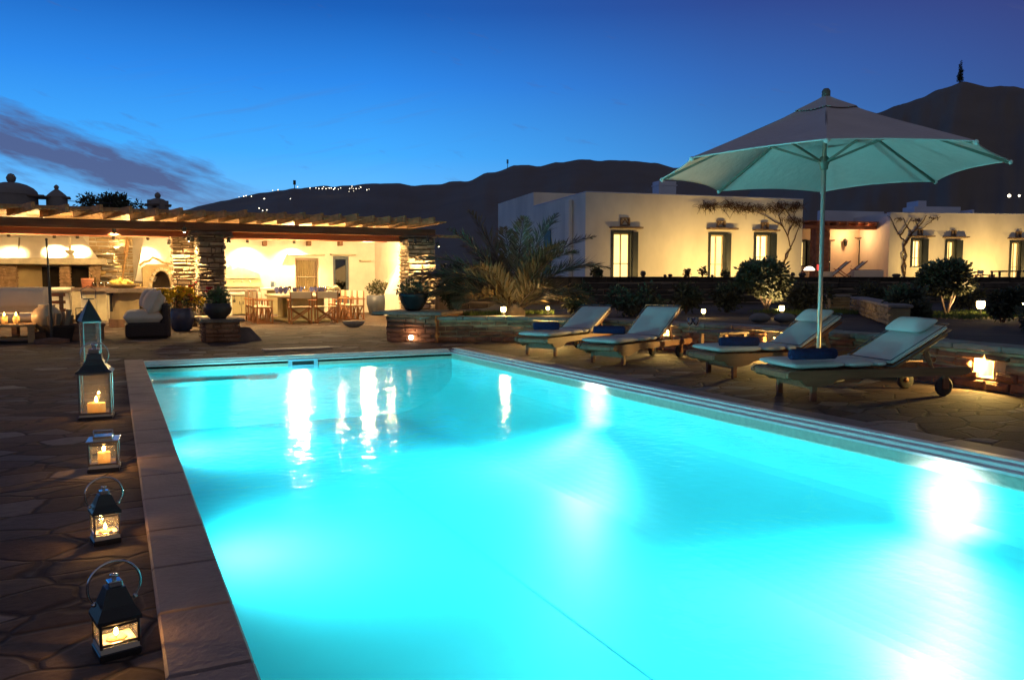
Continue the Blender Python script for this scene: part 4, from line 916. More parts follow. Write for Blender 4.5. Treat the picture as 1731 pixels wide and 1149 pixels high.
# ================================================================ loungers, parasol, lanterns, furniture
TEAK=M('teak',(.20,.085,.04),.5,0,.3,3,.25,40,(.5,5,5))
CUSH=M('cushion_canvas',(.47,.44,.42),.9,0,.07,3,.35,60)
PIPE=M('piping_cord',(.10,.10,.13),.8,0,.1,5,0)
NAVY=M('navy_towel',(.010,.010,.055),.95,0,.25,30,.7,160)
TYRE=M('black_tyre',(.03,.03,.03),.7,0,.2,6,.1)
def soft(name,c,d,mat,par,rz=0,ry=0,bev=.03,puff=0):
    nx,ny=max(2,int(d[0]/.09)),max(2,int(d[1]/.09)); m=MB(); mt=Matrix.Translation(c)@Matrix.Rotation(rz,4,'Z')@Matrix.Rotation(ry,4,'Y')
    vs=[];fs=[];ix={}
    for i in range(nx+1):
        for j in range(ny+1):
            for k in range(3):
                if 0<i<nx and 0<j<ny and k==1: continue
                u,v,w_=2*i/nx-1,2*j/ny-1,k-1
                e=max(abs(u),abs(v)); pf=1+puff*(1-u*u)*(1-v*v)
                edge=(1-bev/d[0]*2*(abs(w_) if abs(u)>.999 else 0),1-bev/d[1]*2*(abs(w_) if abs(v)>.999 else 0))
                zz=w_*(d[2]/2)*pf*(1-.25*bev/d[2]*4*(1 if e>.999 else 0))
                zz+=rnd.uniform(-.003,.003)*(1 if abs(w_) else 0)
                ix[i,j,k]=len(vs); vs.append((u*d[0]/2*edge[0],v*d[1]/2*edge[1],zz))
    for i in range(nx):
        for j in range(ny):
            fs.append((ix[i,j,2],ix[i+1,j,2],ix[i+1,j+1,2],ix[i,j+1,2])); fs.append((ix[i,j,0],ix[i,j+1,0],ix[i+1,j+1,0],ix[i+1,j,0]))
    for k in(0,1):
        for i in range(nx):
            fs.append((ix[i,0,k],ix[i+1,0,k],ix[i+1,0,k+1],ix[i,0,k+1])); fs.append((ix[i,ny,k],ix[i,ny,k+1],ix[i+1,ny,k+1],ix[i+1,ny,k]))
        for j in range(ny):
            fs.append((ix[0,j,k],ix[0,j,k+1],ix[0,j+1,k+1],ix[0,j+1,k])); fs.append((ix[nx,j,k],ix[nx,j+1,k],ix[nx,j+1,k+1],ix[nx,j,k+1]))
    return m.add(vs,fs,True,mt).build(name,mat,par,sub=1)
def lounger(x,y,hd,L1,Lb,a,zt,w,label):
    t=thing('sun_lounger',label,'sun lounger',(x,y,0),hd,'sun loungers along the pool'); th=.078; zr=zt-th-.012
    def rail(s):
        m=MB(); poly=[(-.06,zr-.02),(-.03,zr),(2.02,zr),(2.06,zr-.05),(1.98,zr-.085),(.62,zr-.09),(.5,zr-.10),(.42,zr-.14),(.3,zr-.165),(.14,zr-.15),(.08,zr-.09),(.0,zr-.085),(-.06,zr-.06)]
        return m.prism(poly,-.02,.02,Matrix.Translation((0,s*(w-.02),0))@Matrix.Rotation(PI/2,4,'X')).build('side_rail',TEAK,t)
    for s in(-1,1):
        rail(s)
        MB().box((.25,s*(w-.05),(zr-.08)/2),(.06,.045,zr-.08),bev=.005).build('leg',TEAK,t)
        wh=MB().lathe([(.0,-.02),(.085,-.02),(.098,-.012),(.098,.012),(.085,.02),(0,.02)],n=22,mtx=Matrix.Translation((1.78,s*(w-.07),.098))@Matrix.Rotation(PI/2,4,'X')).build('wheel',TYRE,t)
        MB().lathe([(0,-.026),(.03,-.026),(.03,.026),(0,.026)],n=10,mtx=Matrix.Translation((1.78,s*(w-.07),.098))@Matrix.Rotation(PI/2,4,'X')).build('wheel_hub',TEAK,wh)
        MB().box((1.78,s*(w-.045),.155),(.07,.035,.16),bev=.005).build('wheel_bracket',TEAK,t)
    MB().box((-.03,0,zr-.05),(.05,2*w-.08,.085),bev=.02).build('foot_rail',TEAK,t)
    MB().box((.25,0,zr-.15),(.035,2*w-.12,.08)).build('cross_rail',TEAK,t)
    MB().box((1.98,0,zr-.05),(.05,2*w-.08,.07)).build('head_rail',TEAK,t)
    m=MB(); k=.04
    while k<L1-.03: m.box((k,0,zr-.012),(.06,2*w-.09,.02)); k+=.085
    m.build('seat_deck',TEAK,t)
    ca,sa=math.cos(a),math.sin(a); m=MB()
    B=lambda d,o:(L1+d*ca+o*sa,zr+d*sa-o*ca)
    for s in(-1,1): p=B(0,.03);q=B(Lb+.05,.03); m.bar((p[0],s*(w-.07),p[1]),(q[0],s*(w-.07),q[1]),.035,.05)
    k=.06
    while k<Lb: p=B(k,.015); m.box((p[0],0,p[1]),(.06,2*w-.12,.02),ry=-a); k+=.09
    p=B(Lb+.03,.03); m.box((p[0],0,p[1]),(.05,2*w-.1,.05),ry=-a); m.build('backrest_frame',TEAK,t)
    p=B(Lb*.72,.06)
    for s in(-1,1): MB().bar((p[0],s*(w-.12),p[1]),(p[0]+.10,s*(w-.12),zr-.03),.03,.045).build('prop',TEAK,t)
    MB().box((p[0]+.02,0,p[1]-.02),(.06,2*w-.2,.05),ry=-a).build('prop_bar',TEAK,t)
    cuts=[-.01,.56*L1,.86*L1,L1-.005]
    for c0,c1 in zip(cuts,cuts[1:]): soft('seat_cushion',((c0+c1)/2,0,zt-th/2),(c1-c0-.004,2*w,th),CUSH,t,puff=.08)
    p=(L1+(Lb/2+.02)*ca-(-.0)*sa,zt-th/2+(Lb/2+.02)*sa)
    o=th*.5
    cx=L1+.01+(Lb/2+.03)*ca; cz=zt-th*.55+(Lb/2+.03)*sa
    soft('back_cushion',(cx,0,cz),(Lb+.06,2*w,th),CUSH,t,ry=-a,puff=.12)
    for dz in(.5,-.5):
        lp=[(cx+u*(Lb/2+.02)*ca-dz*th*.9*sa,v*(w-.008),cz+u*(Lb/2+.02)*sa+dz*th*.9*ca) for u,v in((-1,-1),(1,-1),(1,1),(-1,1))]
        MB().tube(lp,.006,5,closed=True).build('piping',PIPE,t)
    H=lambda lx,ly,lz:Vector((x+math.cos(hd)*lx-math.sin(hd)*ly,y+math.sin(hd)*lx+math.cos(hd)*ly,lz))
    return t,H,(L1,Lb,a,zt,w,hd)
LG={}
for k,(n,args,lab) in enumerate((('L4',(6.019,6.076,-.24,1.086,.72,.50,.396,.355),'front sun lounger, nearest the glowing wall niche, with dark teak frame and grey-white cushions'),
    ('L3',(6.60,7.863,-.162,1.156,.70,.552,.389,.345),'teak sun lounger with headrest pillow standing behind the parasol pole'),
    ('L2',(6.09,9.529,.359,1.099,.70,.625,.382,.318),'third lounger from the parasol end, its near side lit bright yellow, without a pillow'),
    ('L1',(5.85,11.026,.50,1.30,.80,.46,.391,.31),'farthest sun lounger, its pale cushions bluish in shade, in front of the palm'))):
    LG[n]=lounger(*args,lab)
def pillow_on(n,lab):
    t,H,(L1,Lb,a,zt,w,hd)=LG[n]; d=Lb-.12; p=H(L1+d*math.cos(a)-.05*math.sin(a),0,zt+d*math.sin(a)+.05*math.cos(a))
    r=thing('headrest_pillow',lab,'pillow',p,hd,'headrest pillows'); soft('pillow_cover',(0,0,0),(.30,2*w-.12,.11),CUSH,r,ry=-a,bev=.05,puff=.35)
pillow_on('L4','pale headrest pillow lying on the front lounger by the wall niche'); pillow_on('L3','pale headrest pillow on the lounger behind the parasol pole')
def towel(p,q,r,lab):
    p=Vector(p);q=Vector(q); d=q-p; L=d.length; c=(p+q)/2; t=thing('rolled_towel',lab,'towel',(c.x,c.y,c.z-r),math.atan2(d.y,d.x),'rolled navy towels')
    n=22; prof=[(r*.86,-L/2),(r*.98,-L/2+.012),(r*1.02,-L/4),(r,0),(r*1.03,L/4),(r*.98,L/2-.012),(r*.86,L/2)]
    mt=Matrix.Translation((0,0,r))@Matrix.Rotation(PI/2,4,'Y')@Matrix.Scale(.93,4,(1,0,0))
    m=MB().lathe(prof,n=n,mtx=mt,jit=.012); m.build('towel_roll',NAVY,t)
    for s in(-1,1):
        m=MB().tube([mt@Vector((r*.85*(1-k/34)*math.cos(k*.55),r*.85*(1-k/34)*math.sin(k*.55),s*(L/2+.001))) for k in range(32)],.006,5); m.build('rolled_edge',NAVY,t)
zt4=.40+.012
towel(PZ(1337,598,zt4+.07),PZ(1411,598,zt4+.06),.060,'rolled navy towel on the front lounger, largest and nearest')
towel(PZ(1217,577,.40+.07),PZ(1282,577,.40+.07),.06,'rolled navy towel on the lounger behind the parasol pole')
towel(PZ(1004,557,.40+.07),PZ(1056,558,.40+.07),.062,'rolled navy towel half hidden behind the farthest lounger')
towel(PZ(902,551,.41+.06),PZ(945,551,.41+.06),.066,'rolled navy towel on the farthest lounger')
# side table with two wine glasses
q=PZ(1171,600); st=(8.03,9.15); ST=thing('side_table','low dark side table holding two wine glasses between the loungers','side table',(*st,0))
MB().box((0,0,.43),(.55,.5,.04),bev=.008).build('table_top',WOODD,ST)
for a in(-1,1):
    for b in(-1,1): MB().box((a*.23,b*.2,.205),(.05,.05,.41)).build('leg',WOODD,ST)
WG=GLASS('wine_glass',(.97,.97,.97),.22,.03)
def wineglass(loc,lab,grp,s=1.0):
    t=thing('wine_glass',lab,'wine glass',loc,0,grp)
    MB().lathe([(.008,.095),(.03,.115),(.042,.15),(.038,.21),(.036,.21),(.039,.15),(.028,.12),(.0,.1)],n=14,cap=False).build('bowl',WG,t); MB().tube([(0,0,.004),(0,0,.1)],.004,6).build('stem',WG,t); MB().lathe([(0,0),(.036,0),(.034,.004),(0,.006)],n=14).build('foot',WG,t)
    t.scale=(s,s,s); return t
ta_=PY(1166,571,st[1]); tb_=PY(1176,571,st[1]-.05)
wineglass((ta_.x-.0,st[1],.45),'empty wine glass on the dark side table, the left of two','wine glasses on the side table'); wineglass((tb_.x,st[1]-.05,.45),'empty wine glass on the dark side table, the right of two','wine glasses on the side table')
# ---------------------------------------------------------------- parasol
CANV=M('parasol_canvas',(.54,.48,.44),.9,0,.07,2.5,.6,14,(1,1,.3)); POLEM=M('parasol_pole',(.30,.26,.22),.35,.7,.08,4,0); RIBM=M('parasol_rib',(.16,.13,.10),.5,.2,.15,5,0)
um=thing('parasol','large octagonal off-white canvas parasol on a metal pole between the front loungers','parasol',(7.614,6.97,0))
RR,ZRIM,ZAP=1.924,2.497,3.354; phi=-2.391; tilt=lambda x,y:-.016*x-.024*y
def canopy_pt(i,f,sag=True):
    a0=phi-i*PI/4; return a0
def cpt(ang,t):   # ang in ribs units, t 0..1 outwards
    k=math.floor(ang+1e-9); fr_=ang-k; a=phi-k*PI/4; b=phi-(k+1)*PI/4
    pa=Vector((math.cos(a),math.sin(a),0)); pb=Vector((math.cos(b),math.sin(b),0)); p=pa.lerp(pb,fr_)*RR*t
    sag=4*fr_*(1-fr_); p*=(1-.045*sag*t); z=ZAP+(ZRIM-ZAP)*(t**.93)-.05*math.sin(PI*t)*0+sag*(.0-.055*t*(1-t)*4*.5+.03*t*t)
    return Vector((p.x,p.y,z+tilt(p.x,p.y)))
m=MB(); NA,NT=8*8,14; ts=[.10+.9*k/NT for k in range(NT+1)]
vs=[cpt(8*i/NA,t) for i in range(NA) for t in ts]; fs=[(i*(NT+1)+j,i*(NT+1)+j+1,((i+1)%NA)*(NT+1)+j+1,((i+1)%NA)*(NT+1)+j) for i in range(NA) for j in range(NT)]
m.add(vs,fs); c_=m.build('canopy',CANV,um); md=c_.modifiers.new('s','SOLIDIFY'); md.thickness=.006
m=MB(); ts2=[.0,.08,.16,.235]; vs=[cpt(8*i/NA,t)+Vector((0,0,.022)) for i in range(NA) for t in ts2]; fs=[(i*4+j,i*4+j+1,((i+1)%NA)*4+j+1,((i+1)%NA)*4+j) for i in range(NA) for j in range(3)]
m.add(vs,fs); v_=m.build('vent_cap',CANV,um); md=v_.modifiers.new('s','SOLIDIFY'); md.thickness=.006
hem=MB()
for i in range(8): hem.tube([cpt(i+k/8,1.0) for k in range(9)],.009,5)
hem.build('hem',CANV,um)
for i in range(8):
    a=cpt(i,.06)-Vector((0,0,.03)); b=cpt(i,1.0)-Vector((0,0,.022)); MB().bar(a,b,.022,.032).build('rib',RIBM,um)
    h=Vector((0,0,2.60)); MB().bar(h+(b-a).normalized()*0+Vector((b.x,b.y,0)).normalized()*.05,a.lerp(b,.42)-Vector((0,0,.012)),.018,.026).build('strut',RIBM,um)
    cp=cpt(i,1.0); MB().ball(cp-Vector((0,0,.012)),.028,8,6).build('rib_tip',CANV,um)
MB().tube([(0,0,.0),(0,0,3.30)],.027,16).build('pole',POLEM,um)
MB().lathe([(.03,2.50),(.045,2.51),(.05,2.56),(.062,2.58),(.062,2.63),(.04,2.66)],n=14).build('runner',RIBM,um)
MB().lathe([(.03,3.30),(.05,3.34),(.05,3.42),(.03,3.45),(0,3.455)],n=12).build('finial',RIBM,um)
MB().lathe([(.30,0),(.30,.05),(.06,.07),(.045,.32),(.03,.32)],n=24).build('base',M('parasol_base',(.2,.2,.2),.7,.1,.15,5,.2),um)
# ---------------------------------------------------------------- candles and lanterns along the pool edge
def wax_mat(name,c):
    m,nt,b=newmat(name); nt.nodes.remove(b); d=nt.nodes.new('ShaderNodeBsdfDiffuse'); d.inputs[0].default_value=rgb(c); tr=nt.nodes.new('ShaderNodeBsdfTranslucent'); tr.inputs[0].default_value=rgb(c)
    x=nt.nodes.new('ShaderNodeMixShader'); x.inputs[0].default_value=.6; nt.links.new(d.outputs[0],x.inputs[1]); nt.links.new(tr.outputs[0],x.inputs[2]); nt.links.new(x.outputs[0],nt.nodes['Material Output'].inputs[0]); return m
WAX=wax_mat('candle_wax',(.85,.62,.30)); FLAME=EM('candle_flame',(1,.62,.18),45)
def candle(loc,r,h,lab,power,inner=.12,fl=.045,grp=None):
    t=thing('candle',lab,'candle',loc,0,grp)
    MB().lathe([(0,0),(r,0),(r*1.01,h*.5),(r,h-.004),(r*.9,h),(r*.55,h-.008),(0,h-.010)],n=20).build('wax',WAX,t)
    MB().lathe([(0,h),(fl*.16,h+fl*.2),(fl*.2,h+fl*.4),(fl*.1,h+fl*.75),(0,h+fl)],n=10).build('flame',FLAME,t)
    MB().tube([(0,0,h-.012),(0,0,h+fl*.25)],.0015,5).build('wick',DARK,t)
    x,y,z=loc; light('candle_light','POINT',(x,y,z+h+fl*.9),CANDLE,power*3.2,.012)
    if inner: light('wax_fill','POINT',(x,y,z+h*.72),CANDLE,inner,.01)  # unseen point inside the wax, added so the candle body glows
    return t
NICK=M('polished_nickel',(.62,.60,.56),.16,1,.06,3,0); LROOF=M('lantern_roof',(.045,.045,.05),.3,.6,.1,4,0); LGL=GLASS('lantern_glass',(.95,.95,.94),.05,.02,.045)
def lantern(px,pyb,pye,pyt,wpx,rot,lab,kind,pyring=None,ringpx=None,cand=None,pw=1.2):
    g=PZ(px,pyb); dep=(g-CAM).dot(FW); w=wpx/F*dep/ (math.cos(rot)+.55*math.sin(abs(rot))); hv=Vector((g.x,g.y,0)); hv=hv/hv.length; c=g+Vector((hv.x,hv.y,0))*w*.5
    zz=lambda py:PY(px,py,c.y).z; ze,zt=zz(pye),zz(pyt); h=w/2; t=thing('lantern',lab,'lantern',(c.x,c.y,0),rot,'candle lanterns along the pool edge'); p=w*.07
    MB().box((0,0,.012),(w,w,.024),bev=.003).build('base_plate',LROOF,t); MB().box((0,0,.034),(w*.92,w*.92,.02)).build('floor_plate',M('pale_metal',(.6,.55,.45),.6,0,.08,5,0),t)
    m=MB()
    for a in(-1,1):
        for b in(-1,1): m.box((a*(h-p*.8),b*(h-p*.8),(ze+.04)/2),(p,p,ze-.04),bev=p*.15)
    for z in(.05,ze-.01):
        for a in(-1,1): m.box((a*(h-p*.8),0,z),(p*.8,w-2*p,p*.9)); m.box((0,a*(h-p*.8),z),(w-2*p,p*.8,p*.9))
    m.build('frame',NICK if kind!='a' else LROOF,t)
    q=h-p*.8; m=MB()
    for a in(-1,1): m.quad((a*q,-q,.05),(a*q,q,.05),(a*q,q,ze),(a*q,-q,ze)); m.quad((-q,a*q,.05),(q,a*q,.05),(q,a*q,ze),(-q,a*q,ze))
    m.build('glass',LGL,t)
    e=h*1.06
    if kind=='flat':
        m=MB().box((0,0,ze+.008),(w*1.05,w*1.05,.018),bev=.003).box((0,0,ze+.028),(w*.62,w*.62,.022),bev=.003); m.build('roof',NICK,t)
        MB().tube([(-w*.3,0,ze+.03),(-w*.3,0,zt),(w*.3,0,zt),(w*.3,0,ze+.03)],.006,6).build('handle',NICK,t)
    else:
        prof=[(e,ze),(e,ze+.012)]
        if kind=='bell': prof+=[(e*.82,ze+(zt-ze)*.18),(e*.60,ze+(zt-ze)*.42),(e*.44,ze+(zt-ze)*.72),(e*.38,zt)]
        elif kind=='spire': prof+=[(e*.04,zt)]
        else: prof+=[(e*.72,ze+(zt-ze)*.45),(e*.42,zt)]
        prof=[(r*math.sqrt(2),z) for r,z in prof]
        m=MB(); m.lathe(prof,n=4,mtx=Matrix.Rotation(PI/4,4,'Z')); m.sm=[False]*len(m.sm)
        m.build('roof',LROOF,t)
        if kind!='spire':
            s=e*.42; m=MB().box((0,0,zt+s*.35),(s*1.5,s*1.5,s*.7),bev=s*.08).lathe([(s*.25,zt+s*.7),(s*.3,zt+s*1.1),(s*.5,zt+s*1.2),(s*.45,zt+s*1.4),(0,zt+s*1.5)],n=10); m.build('vent_neck',NICK,t)
            r=ringpx/F*dep/2; zc=zz(pyring)-r; m=MB().tube([(r*math.cos(a),0,zc+r*math.sin(a)) for a in [PI*(-.22+1.44*k/24) for k in range(25)]],max(.004,r*.045),7); m.build('handle',NICK,t)
            for s_ in(-1,1): MB().ball((s_*r*math.cos(PI*.22),0,zc-r*math.sin(PI*.22)),max(.008,r*.10),8,6).build('hinge',NICK,t)
        else:
            MB().box((0,0,zt+.006),(w*.55,w*.2,.012)).tube([(-w*.35,0,zt+.01),(-w*.4,0,zt+.12),(0,0,zt+.17),(w*.4,0,zt+.12),(w*.35,0,zt+.01)],.006,6).build('handle',LROOF,t)
    if cand: candle((c.x,c.y,.046),cand[0]*w,cand[1]*(ze-.05),cand[2],pw,cand[3],cand[4],'candles inside the lanterns')
    return t
lantern(198,1114,1040,988,72,R(12),'nearest lantern, small and dark, with a ring handle and low tea light','a',947,84,(.24,.10,'low tea light inside the nearest small dark lantern',.02,.035),.9)
lantern(179,921,864,834,46,R(10),'small lantern with ring handle, second from the viewer','b',806,58,(.24,.10,'low tea light inside the second lantern from the viewer',.02,.035),1.0)
lantern(177,798,745,727,50,R(-4),'short square lantern with flat top and loop handle, between two ring-handled lanterns','flat',None,None,(.20,.52,'tall orange pillar candle in the flat-topped lantern',.10,.05),1.5)
lantern(164,709,628,597,54,R(-4),'big lantern with bell-shaped dark roof and ring handle, near the pool corner','bell',578,43,(.27,.24,'thick orange candle glowing in the big bell-roofed lantern',.22,.06),1.8)
lantern(155,634,543,506,32,R(14),'tall slim lantern with pointed pyramid roof behind the big one','spire',None,None,(.2,.12,'small candle low inside the tall pointed lantern',.05,.06),1.6)
# ---------------------------------------------------------------- dining group
CHW=M('chair_wood',(.42,.19,.08),.55,0,.25,4,.2,40,(5,5,.6)); CANC=M('cream_canvas',(.72,.62,.44),.9,0,.06,5,.2,90)
def make_chair():
    t=thing('director_chair','x','chair',(0,0,0),0,'canvas chairs around the stone dining table')     # faces +Y
    for s in(-1,1):
        m=MB()
        for y in(-.2,.2): m.box((s*.27,y,.23),(.035,.035,.46))
        m.box((s*.27,0,.03),(.03,.44,.04)).box((s*.27,0,.44),(.035,.44,.04)); m.build('side_frame',CHW,t)
        MB().box((s*.29,-.2,.66),(.035,.035,.44)).build('back_post',CHW,t); MB().box((s*.29,.19,.545),(.03,.03,.19)).build('arm_post',CHW,t)
        MB().box((s*.29,0,.645),(.055,.5,.025),bev=.006).build('armrest',CHW,t)
    for y in(-.19,.19):
        MB().bar((-.26,y,.06),(.26,y,.42),.022,.035).build('cross_brace',CHW,t); MB().bar((.26,y+.024,.06),(-.26,y+.024,.42),.022,.035).build('cross_brace',CHW,t)
    MB().box((0,0,.462),(.56,.42,.014),bev=.004).build('seat',CANC,t); MB().box((0,-.205,.785),(.62,.018,.19),bev=.006).build('backrest',CANC,t)
    return t
tx0,tx1,ty0,ty1=4.15,5.75,22.75,25.5
ch=None
spots=[((PZ(509,547).x,22.3),0,'left of the two chairs with their backs to the pool'),((PZ(558,547).x,22.3),0,'right of the two chairs with their backs to the pool'),
 ((3.66,22.75),-90,'canvas chair at the left front corner of the dining table'),((3.68,23.55),-90,'second canvas chair along the left side of the table'),((3.68,24.4),-90,'third, rear canvas chair along the left side of the table'),
 ((6.28,23.0),90,'canvas chair at the right front corner of the dining table'),((6.3,23.7),90,'second canvas chair along the right side of the table'),((6.3,24.4),90,'third canvas chair along the right side of the table'),((6.3,25.1),90,'rear canvas chair along the right side of the table, beside the blue pot')]
for k,((x,y),a,l) in enumerate(spots):
    if ch is None: ch=make_chair(); c_=ch
    else: c_=dup(ch)
    c_.location=(x,y,0); c_.rotation_euler=(0,0,R(a)+rnd.uniform(-.06,.06)); c_['label']=l
tb=thing('dining_table','long pale stone dining table on a heavy block base set for dinner','table',((tx0+tx1)/2,(ty0+ty1)/2,0))
MB().box((0,0,.735),(tx1-tx0,ty1-ty0,.07),bev=.015).build('table_top',PALES,tb)
for dy in(-.75,.75): MB().box((0,dy,.35),(.9,.85,.70),bev=.02).build('pedestal',M('olive_stone',(.44,.39,.22),.9,0,.25,3,.4),tb)
MB().box((0,0,.04),(1.25,2.4,.08),bev=.02).build('base_slab',MC['olive_stone'],tb)
PLT=M('white_china',(.8,.78,.72),.25,0,.03,5,0); NAPK=M('blue_napkin',(.05,.055,.16),.9,0,.2,20,.4)
pl0=None;gl0=None;np0=None
pos=[(4.55,22.98),(5.3,22.98),(4.4,23.6),(4.4,24.25),(4.4,24.9),(5.5,23.45),(5.5,24.0),(5.5,24.55),(5.5,25.1),(4.75,25.3),(5.2,25.3)]
for k,(x,y) in enumerate(pos):
    if pl0 is None:
        pl0=MB().lathe([(0,.004),(.08,.004),(.14,.018),(.138,.022),(.08,.010),(0,.010)],n=20).build('dinner_plate',PLT); tag(pl0,'white dinner plate laid on the stone dining table','plate','dinner plates on the dining table'); o=pl0
        g=wineglass((0,0,0),'wine glass standing on the stone dining table','wine glasses on the dining table',1.1); np0=thing('folded_napkin','blue folded napkin standing fanned on the stone dining table','napkin',(0,0,0),0,'blue napkins on the dining table')
        m=MB()
        for q in range(5):
            a=-.7+.35*q; m.add([(0,0,0),(.03,.01*(-1)**q,0),(math.sin(a)*.15+.045,.03*(-1)**q,.20*math.cos(a)+.05),(math.sin(a)*.17,.0,.24*math.cos(a)+.05),(math.sin(a)*.15-.045,-.03*(-1)**q,.20*math.cos(a)+.05),(-.03,-.01*(-1)**q,0)],[(0,1,2,3),(0,3,4,5)])
        m.build('cloth',NAPK,np0); gg=g;nn=np0
    else:
        o=pl0.copy(); COL.objects.link(o); gg=dup(g); nn=dup(np0)
    o.location=(x,y,.771); gg.location=(x+.16,y+.1,.771); nn.location=(x+.02,y-.0,.79); nn.rotation_euler=(0,0,rnd.uniform(-.6,.6)); nn.scale=(.62,.62,.72)
FLW=M('cream_flower',(.75,.68,.45),.8,0,.12,8,.3)
for k,(px,l) in enumerate(((556,'left round bowl of cream flowers in the middle of the dining table'),(568,'right round bowl of cream flowers in the middle of the dining table'))):
    t=thing('flower_bowl',l,'flower bowl',(PY(px,500,23.6).x,23.6,.771)); MB().lathe([(.05,0),(.11,.04),(.13,.09),(.12,.1)],n=14,cap=True).build('bowl',PLT,t)
    m=MB(); 
    for q in range(16): a=rnd.uniform(0,6.3); r_=.1*math.sqrt(rnd.random()); m.ball((r_*math.cos(a),r_*math.sin(a),.14+.09*(1-(r_/.1)**2)),.045,7,5,jit=.12)
    m.build('blossoms',FLW,t)
# ---------------------------------------------------------------- lounge corner on the left
WICK=M('dark_wicker',(.045,.032,.026),.6,0,.3,40,.8,90); PIL=M('cream_cushion',(.66,.54,.42),.9,0,.06,3,.3,40)
t=thing('wicker_armchair','dark wicker armchair heaped with cream cushions, facing left across the paving','armchair',(.60,18.35,0)); 
MB().box((-.02,0,.17),(.80,.95,.32),bev=.05).build('base',WICK,t); MB().box((.35,0,.37),(.16,.95,.72),bev=.05).build('back_panel',WICK,t)
soft('seat_cushion',(-.08,0,.43),(.80,.98,.24),PIL,t,puff=.35,bev=.09)
for y,l in((-.24,0),(.22,1)): soft('back_cushion',(.13-.05*l,y,.75+.03*l),(.62,.58,.22),PIL,t,ry=-R(62+6*l),puff=.9,bev=.12)
b0=PY(60,540,19.3)
bn=thing('wooden_bench','low dark wooden bench with a cream seat pad at the left edge of the paving','bench',(-1.75,19.4,0)); bxa,bxb=PY(-70,540,19.3).x+1.75,PY(110,540,19.3).x+1.75
MB().box(((bxa+bxb)/2,0,.30),(bxb-bxa,.75,.10),bev=.01).build('seat_board',WOODD,bn)
for x in(bxa+.08,-.1,bxb-.08):
    for y in(-.3,.3): MB().box((x,y,.13),(.09,.09,.25)).build('leg',WOODD,bn)
    MB().box((x,.36,.6),(.08,.06,.62)).build('back_post',WOODD,bn)
for z in(.55,.72,.88): MB().box(((bxa+bxb)/2,.40,z),(bxb-bxa,.035,.07)).build('back_slat',WOODR,bn)
soft('seat_pad',(.05+PY(25,540,19.2).x+1.75-.0,-.02,.42),(1.15,.72,.14),PIL,bn,puff=.1)
pw=thing('cushion','large cream cushion leaning on the back of the wooden bench','cushion',(PY(37,525,19.35).x,19.42,.49)); soft('cushion_cover',(0,0,0),(1.02,.62,.20),PIL,pw,puff=.8,bev=.12); pw.children[0].rotation_euler=(R(70),0,0); pw.children[0].location=(0,.16,.30)
cf=thing('coffee_table','low weathered wooden coffee table carrying two lit candles','coffee table',(-1.95,18.05,0)); TW=M('weathered_wood',(.40,.26,.13),.8,0,.3,4,.4,40,(.6,5,5))
hw=.58; 
for k in range(6): MB().box((0,-.36+.145*k,.335),(2*hw,.135,.04),bev=.005).build('top_plank',TW,cf)
for a in(-1,1):
    for b in(-1,1): MB().box((a*(hw-.07),b*.35,.16),(.11,.10,.31)).build('leg',TW,cf)
    MB().box((a*(hw-.07),0,.27),(.05,.6,.08)).build('apron',TW,cf)
for k in range(4): MB().box((0,-.28+.185*k,.085),(2*hw-.2,.15,.025)).build('shelf_plank',TW,cf)
for px,l in((8,'left of two lit pillar candles on the coffee table'),(28,'right of two lit pillar candles on the coffee table')):
    p=PY(px,553,17.95); candle((p.x,17.95,.356),.055,.16,l,3.4,.5,.07,'candles on the coffee table')
t=thing('garden_torch','thin dark metal post on a heavy foot standing in front of the bench','post',(PZ(86,581).x,17.6,0)); zt=PY(84,405,17.6).z
MB().tube([(0,0,.05),(0,0,zt*.55)],.028,8).build('lower_pole',DARK,t); MB().tube([(0,0,zt*.55),(-.02,0,zt)],.018,8).ball((-.02,0,zt),.026,8,6).build('upper_pole',DARK,t); MB().lathe([(.3,0),(.3,.06),(.12,.09),(.035,.10)],n=20).build('foot',WOODD,t)
u=PZ(82,575); t=thing('glazed_urn','round glossy clay urn on a dark plinth beside the torch post','urn',(PY(80,545,18.2).x,18.2,0)); MB().box((0,0,.09),(.62,.55,.18),bev=.02).build('plinth',WOODD,t)
MB().lathe([(.13,.18),(.2,.26),(.27,.40),(.28,.50),(.22,.62),(.14,.67),(.16,.71),(.13,.71)],n=22).build('urn_body',M('clay_glaze',(.46,.36,.24),.22,0,.25,3,.1),t)
t=thing('log_basket','dark basket filled with cut logs beside the clay urn','basket',(PY(103,560,18.0).x,18.0,0)); MB().lathe([(.24,0),(.3,.28),(.32,.32),(.28,.32),(.24,.06)],n=16).build('basket_body',WICK,t)
for k in range(6): a=k*1.05; MB().tube([(.14*math.cos(a),.14*math.sin(a),.1),(.2*math.cos(a+.4),.2*math.sin(a+.4),.5+.06*(k%3))],.05,7).build('log',BARK,t)
t=thing('wooden_block_table','small dark cube side table behind the tall pointed lantern','side table',(PZ(148,580).x,18.1,0)); MB().box((0,0,.31),(.62,.56,.06),bev=.01).box((0,0,.15),(.56,.5,.28)).build('block',WOODD,t)
q=PY(139,552,18.0); t=thing('kettle','small black kettle standing on the cube side table','kettle',(q.x,18.0,.34)); MB().lathe([(.08,0),(.12,.05),(.11,.15),(.05,.2),(.02,.22),(.02,.25),(0,.25)],n=16).build('body',DARK,t); MB().tube([(-.1,0,.14),(-.1,0,.3),(.1,0,.3),(.1,0,.14)],.01,6).build('handle',DARK,t); MB().tube([(.1,0,.1),(.2,0,.2)],[.025,.012],6).build('spout',DARK,t)
